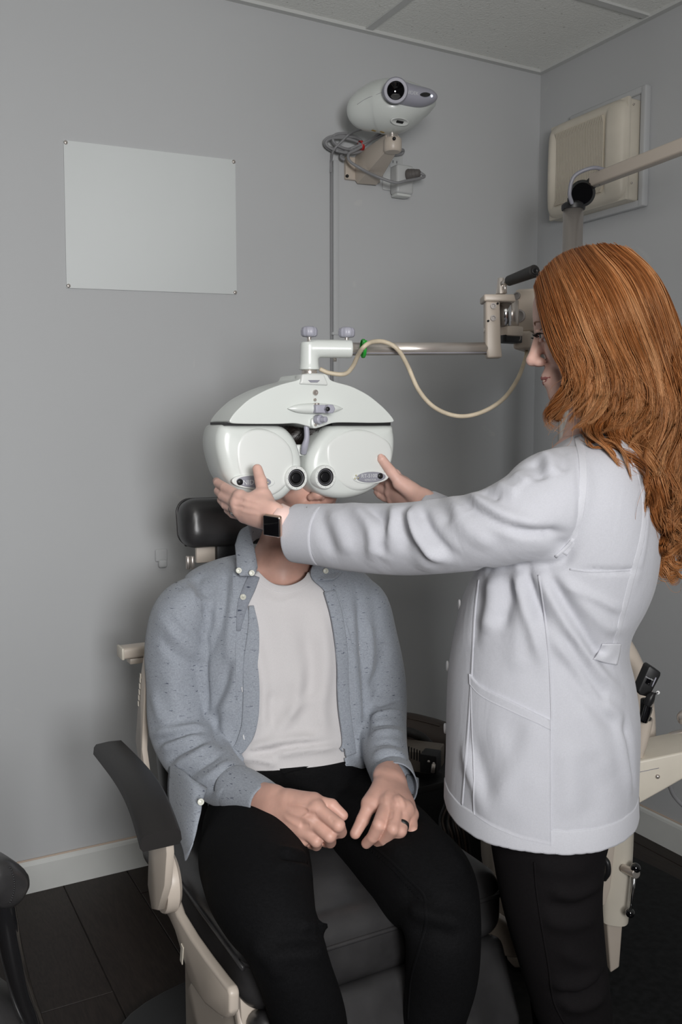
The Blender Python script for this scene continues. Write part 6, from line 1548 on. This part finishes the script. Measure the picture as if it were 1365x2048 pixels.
# watch
def pf(c, d): return P(*c, d)
wa = nrm(pf((600, 1064), 1.49)-pf((540, 1032), 1.50)); wc = pf((562, 1041), 1.496)
MWt = look_frame(wc, wa)
R = []
def bandring(off, r): return xf((np.array([(r*math.cos(t), r*.92*math.sin(t), off) for t in np.linspace(0, 2*math.pi, 56, endpoint=False)]), []), MWt)[0]
M_BAND = mat('pink_watch_strap', (.80, .58, .53), rough=.5)
wt = mk('watch_strap', rings_geo([bandring(-.0105, .0262), bandring(-.0110, .0275), bandring(-.0105, .0288), bandring(.0105, .0300), bandring(.0110, .0288), bandring(.0105, .0276), bandring(-.0105, .0262)], cap=False), M_BAND, wo, label='blush pink smart watch strap')
fc_ = pf((546, 1051), 1.462); zf = nrm(CAMP-fc_)*.8-RGT*.45-UP*.25; zf = nrm(zf); xw = nrm(P(563, 1032, 1.46)-P(528, 1028, 1.47)); xw = nrm(xw-zf*(xw@zf)); yw = np.cross(zf, xw)
MF = frame(fc_, xw, yw, zf)
mk('watch_case', xf(rbox((0, 0, 0), (.033, .037, .0100), .0045, 4), MF), M_GOLD, wt, auto=50)
mk('watch_screen', xf(rbox((-.0003, 0, .0044), (.0292, .0332, .0030), .0014, 3), MF), M_GLOSS, wt, auto=50)
# engagement ring
rr_ = nrm(P(452, 1010, 1.573)-P(478, 1021, 1.535)); rcn = P(467, 1016.5, 1.551)
rg = mk('finger_ring', lathe([(.0090, -.0008), (.0099, 0), (.0090, .0008)], look_frame(rcn, rr_), 32, caps=False), M_CHROME, wo, label='thin silver ring with a small heart stone')
mk('stone', join(sphere(P(465, 1028, 1.538), .0028, 8), sphere(P(468.5, 1027, 1.539), .0026, 8), cyl(P(466.5, 1028.5, 1.538), P(467, 1033, 1.537), .0028, .0004, n=10)), M_CHROME, rg)

# ---------------------------------------------------------------- HAIR
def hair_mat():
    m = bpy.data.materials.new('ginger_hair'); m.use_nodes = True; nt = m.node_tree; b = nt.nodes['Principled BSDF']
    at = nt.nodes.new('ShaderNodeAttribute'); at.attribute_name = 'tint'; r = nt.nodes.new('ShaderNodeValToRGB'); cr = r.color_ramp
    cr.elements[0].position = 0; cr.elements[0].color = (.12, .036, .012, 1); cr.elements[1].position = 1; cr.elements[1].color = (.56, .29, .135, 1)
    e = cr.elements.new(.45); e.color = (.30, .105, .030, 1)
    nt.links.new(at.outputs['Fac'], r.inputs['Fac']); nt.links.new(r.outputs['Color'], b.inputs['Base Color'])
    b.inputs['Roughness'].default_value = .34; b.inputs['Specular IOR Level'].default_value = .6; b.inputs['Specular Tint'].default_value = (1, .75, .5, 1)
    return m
M_HAIR = hair_mat()
M_HAIRB = mat('ginger_hair_under', (.15, .045, .014), rough=.6, bump=(120, .6, .004))
# under-volume
F = Field(P(1200, 800, 1.45)-np.array([.35, .35, .55]), P(1200, 800, 1.45)+np.array([.4, .4, .40]), .006)
hsv = [w_((0, .030, .040)), (.082, .098, .086)]
F.ell(w_((0, .020, .032)), (.070, .086, .078), TW[:3, :3], .02)
for a, b, ra, rb in (((1235, 640, 1.455), (1255, 760, 1.45), .078, .072), ((1255, 760, 1.45), (1275, 850, 1.43), .072, .055), ((1275, 850, 1.41), (1335, 950, 1.40), .050, .035), ((1335, 950, 1.40), (1360, 1090, 1.39), .035, .018)):
    F.cone(P(*a), P(*b), ra, rb, .03)
F.ell(w_((0, -.10, -.03)), (.07, .062, .105), TW[:3, :3], .01, True)   # keep the face clear
hb_ = F.mesh(3); hair_o = mk('hair', hb_, M_HAIRB, wo, label='long wavy ginger hair')
SCO2 = SCo
def hair_d(px, py):
    """depth of the hair surface nearest the camera"""
    # head ellipsoid in screen space
    u = (px-1215)/150; v = (py-650)/165; q = 1-u*u-v*v
    dh = 1.445-.098*math.sqrt(q) if q > 0 else 1.445
    if py > 640:
        t = min(1, (py-640)/130); flat = 1.36+.09*max(0, (1150-px)/110)**1.5 if px < 1150 else 1.36-.0*(px-1150)
        dh = dh*(1-t)+min(flat, 1.45)*t
    return dh
G_ = [  # guides: pixel polylines root->tip, clump radius (m) at root/mid/tip, strands, wave amp
 # front section falling beside the face
 ([(1074, 572), (1082, 620), (1094, 670), (1112, 715), (1128, 745), (1130, 785), (1112, 810), (1102, 835), (1118, 852), (1132, 862)], .006, 300, .8),
 ([(1082, 552), (1100, 620), (1120, 680), (1140, 725), (1144, 765), (1132, 800), (1112, 822), (1104, 845), (1122, 858)], .008, 340, .8),
 ([(1095, 535), (1125, 620), (1150, 690), (1165, 740), (1160, 790), (1150, 830), (1142, 860)], .011, 420, 1),
 ([(1110, 520), (1145, 600), (1175, 680), (1200, 740), (1190, 800), (1160, 850), (1150, 880)], .013, 460, 1),
 ([(1128, 508), (1170, 590), (1205, 680), (1240, 750), (1250, 800), (1220, 850), (1190, 885)], .014, 480, 1),
 ([(1145, 502), (1195, 580), (1235, 680), (1275, 760), (1290, 810), (1265, 860), (1235, 890)], .014, 480, 1),
 ([(1165, 497), (1220, 570), (1262, 670), (1300, 760), (1315, 820), (1290, 870), (1280, 910), (1300, 950)], .014, 500, 1),
 ([(1185, 494), (1245, 560), (1288, 660), (1322, 760), (1335, 830), (1315, 890), (1305, 940), (1325, 990)], .014, 500, 1),
 ([(1205, 492), (1268, 550), (1310, 650), (1340, 760), (1352, 840), (1335, 910), (1325, 970), (1345, 1020)], .014, 500, 1),
 ([(1225, 494), (1288, 548), (1328, 640), (1356, 750), (1372, 850), (1355, 930), (1350, 1000), (1362, 1060)], .014, 460, 1),
 ([(1243, 498), (1300, 548), (1340, 640), (1372, 755), (1392, 860), (1385, 940), (1375, 1020), (1385, 1090)], .013, 400, 1),
 ([(1258, 504), (1314, 556), (1354, 640), (1384, 750), (1402, 860), (1398, 940), (1390, 1020), (1400, 1090)], .013, 400, 1),
 # second layer, under and below
 ([(1150, 640), (1170, 740), (1180, 800), (1165, 850), (1175, 880), (1215, 892), (1255, 920), (1290, 960)], .012, 320, 1),
 ([(1200, 640), (1225, 740), (1235, 810), (1215, 860), (1245, 895), (1285, 930), (1300, 985), (1290, 1030)], .014, 380, 1),
 ([(1240, 640), (1265, 750), (1285, 820), (1265, 870), (1290, 920), (1315, 970), (1305, 1030), (1325, 1080)], .014, 400, 1),
 ([(1280, 650), (1305, 760), (1318, 830), (1300, 890), (1320, 940), (1345, 990), (1325, 1050), (1345, 1110)], .014, 400, 1.1),
 ([(1310, 660), (1335, 760), (1345, 840), (1325, 910), (1345, 970), (1362, 1030), (1342, 1080), (1352, 1145)], .013, 380, 1.1),
 ([(1340, 700), (1362, 800), (1366, 880), (1350, 950), (1368, 1010), (1380, 1070), (1362, 1120), (1372, 1160)], .013, 300, 1.1),
 # curly ends on the back
 ([(1300, 930), (1305, 990), (1330, 1010), (1360, 1005)], .010, 180, 1), ([(1295, 960), (1312, 1020), (1340, 1035), (1372, 1025)], .010, 200, 1), ([(1300, 990), (1318, 1048), (1345, 1060), (1380, 1050)], .010, 200, 1),
 ([(1315, 1020), (1322, 1075), (1345, 1090), (1375, 1080)], .010, 180, 1), ([(1330, 1050), (1322, 1100), (1345, 1125), (1362, 1105)], .009, 180, 1), ([(1345, 1080), (1330, 1130), (1350, 1150), (1372, 1140)], .008, 160, 1),
 ([(1222, 880), (1180, 880), (1168, 862), (1160, 850)], .0022, 30, .4), ([(1228, 885), (1210, 894), (1182, 890), (1164, 872)], .0015, 24, .4),
]
curves, rads, tints = [], [], []; KS = 34
def guide(pts):
    px = catmull(np.array([(a, b, 0) for a, b in pts], float), KS)
    base = np.array([P(x, y, hair_d(x, y)) for x, y, _ in px])
    for i in range(KS):                       # keep outside the coat
        h = SCO2.hit(px[i, 0], px[i, 1])
        if h is not None:
            dh = depth(h[0]); db = depth(base[i])
            if db > dh-.010: base[i] = P(px[i, 0], px[i, 1], dh-.012)
    for _ in range(3): base[1:-1] = (base[:-2]+2*base[1:-1]+base[2:])/4
    return base
GB = [guide(g[0]) for g in G_]; t = np.linspace(0, 1, KS)
def frames(base):
    T = np.gradient(base, axis=0); T /= np.linalg.norm(T, axis=1)[:, None]
    Dv = base-CAMP; Dv /= np.linalg.norm(Dv, axis=1)[:, None]; s1 = np.cross(T, Dv); s1 /= np.linalg.norm(s1, axis=1)[:, None]+1e-9; return s1, np.cross(s1, T)
def emit(base, ox, oz, wv, ph1, tint, end=1.0, frz=1.0):
    s1, s2 = frames(base)
    wamp = .0105*wv*np.clip((t-.38)*2.2, 0, 1); wave = np.sin(t*12.5+ph1); wave2 = np.cos(t*12.5+ph1)
    c = base+s1*(ox+wamp*wave)[:, None]+s2*(oz+wamp*wave2*.8)[:, None]
    c = c+s1*(np.sin(t*RNG.uniform(4, 18)+RNG.uniform(0, 6.3))*.0009*frz)[:, None]+s2*(np.sin(t*RNG.uniform(4, 18)+RNG.uniform(0, 6.3))*.0009*frz)[:, None]
    te = t*end; curves.append(np.stack([np.interp(te, t, c[:, d]) for d in range(3)], 1))
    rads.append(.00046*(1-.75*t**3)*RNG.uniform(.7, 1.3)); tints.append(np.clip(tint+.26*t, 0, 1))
def sheet_layer(gs, n, nclump, lift, wv, sd):
    m = len(gs); r = np.random.default_rng(sd); cl_u = np.sort(r.uniform(0, m-1, nclump)); cl_p = r.uniform(0, 6.3, nclump); cl_t = r.normal(size=nclump)*.15; cl_l = r.normal(size=nclump)*.0035; cl_e = r.uniform(.84, 1, nclump)
    for _ in range(n):
        u = r.uniform(0, m-1.0001); k = int(np.argmin(np.abs(cl_u-u+r.normal()*.03))); uc = cl_u[k]
        mix = np.clip((t-.25)*1.2, 0, .74)       # strands gather into locks further down
        uu = np.clip(u*(1-mix)+uc*mix, 0, m-1.0001); i = uu.astype(int); f = (uu-i)[:, None]
        base = np.array([gs[a][q] for q, a in enumerate(i)])*(1-f)+np.array([gs[a+1][q] for q, a in enumerate(i)])*f
        o = r.normal(size=2)
        emit(base, o[0]*.0022, lift+cl_l[k]*np.clip(t*2, 0, 1)-abs(o[1])*.0030*(.4+t), wv, cl_p[k]+.35*o[0], .36+cl_t[k]+r.normal()*.12, cl_e[k]*r.uniform(.93, 1))
SG = None
def sgn_out():
    s1, s2 = frames(GB[5]); return 1 if np.mean(np.sum(s2*(CAMP-GB[5]), axis=1)) < 0 else -1
OUT = -sgn_out()
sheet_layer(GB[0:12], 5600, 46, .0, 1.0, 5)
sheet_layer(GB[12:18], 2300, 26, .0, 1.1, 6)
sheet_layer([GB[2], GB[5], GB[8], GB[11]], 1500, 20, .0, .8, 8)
for gi in range(18, len(G_)):
    pts, cr, ns, wv = G_[gi]; base = GB[gi]; spread = cr*(1-.35*t**3)
    sub_ = RNG.normal(size=(3, 2))*.7; ph_ = RNG.uniform(0, 6.3, 3)
    for sidx in range(ns):
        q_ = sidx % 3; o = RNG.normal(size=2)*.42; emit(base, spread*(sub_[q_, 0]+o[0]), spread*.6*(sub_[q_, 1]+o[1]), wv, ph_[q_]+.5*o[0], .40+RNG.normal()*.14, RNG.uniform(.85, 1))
# crown strands: sweep over the skull from the parting to fill the top
for sidx in range(0):
    a = RNG.uniform(0, 1); b = RNG.uniform(0, 1)
    th0 = -1.25+2.3*a                       # along the parting front->back
    pt = []
    for k in range(KS):
        t = k/(KS-1); phi = t*1.75+RNG.normal()*.0; lx = (-1 if True else 1)*.090*math.sin(phi); up_ = .093*math.cos(phi*.9)
        pt.append(w_((lx, .030+.105*math.sin(th0)*(1-.1*t)+.018*t*t, .042+up_*(.72+.28*math.cos(th0))*math.cos(th0*.55)))+0)
    c = np.array(pt)+RNG.normal(size=3)*.0022+(np.sin(np.linspace(0, 1, KS)*RNG.uniform(4, 12)+b*6)*.0015)[:, None]*FWD
    curves.append(c); rads.append(.00050*(1-.6*np.linspace(0, 1, KS)**3)); tints.append(np.ones(KS)*np.clip(.42+RNG.normal()*.15, 0, 1))
# flyaways
for sidx in range(220):
    j = RNG.integers(0, len(curves)-1); c = curves[j].copy(); t = np.linspace(0, 1, KS); v = RNG.normal(size=3)*.010
    curves.append(c+v*(t**1.2)[:, None]*1.6+(np.sin(t*9+j)*.003)[:, None]*v/.01); rads.append(.00022*np.ones(KS)); tints.append(np.ones(KS)*.7)
curves = np.array(curves); rads = np.array(rads); tints = np.array(tints)
hv, hq = strand_mesh(curves, rads)
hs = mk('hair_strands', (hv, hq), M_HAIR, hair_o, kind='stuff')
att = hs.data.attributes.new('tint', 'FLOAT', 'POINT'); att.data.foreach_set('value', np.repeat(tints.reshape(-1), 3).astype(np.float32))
print('strands', len(curves))
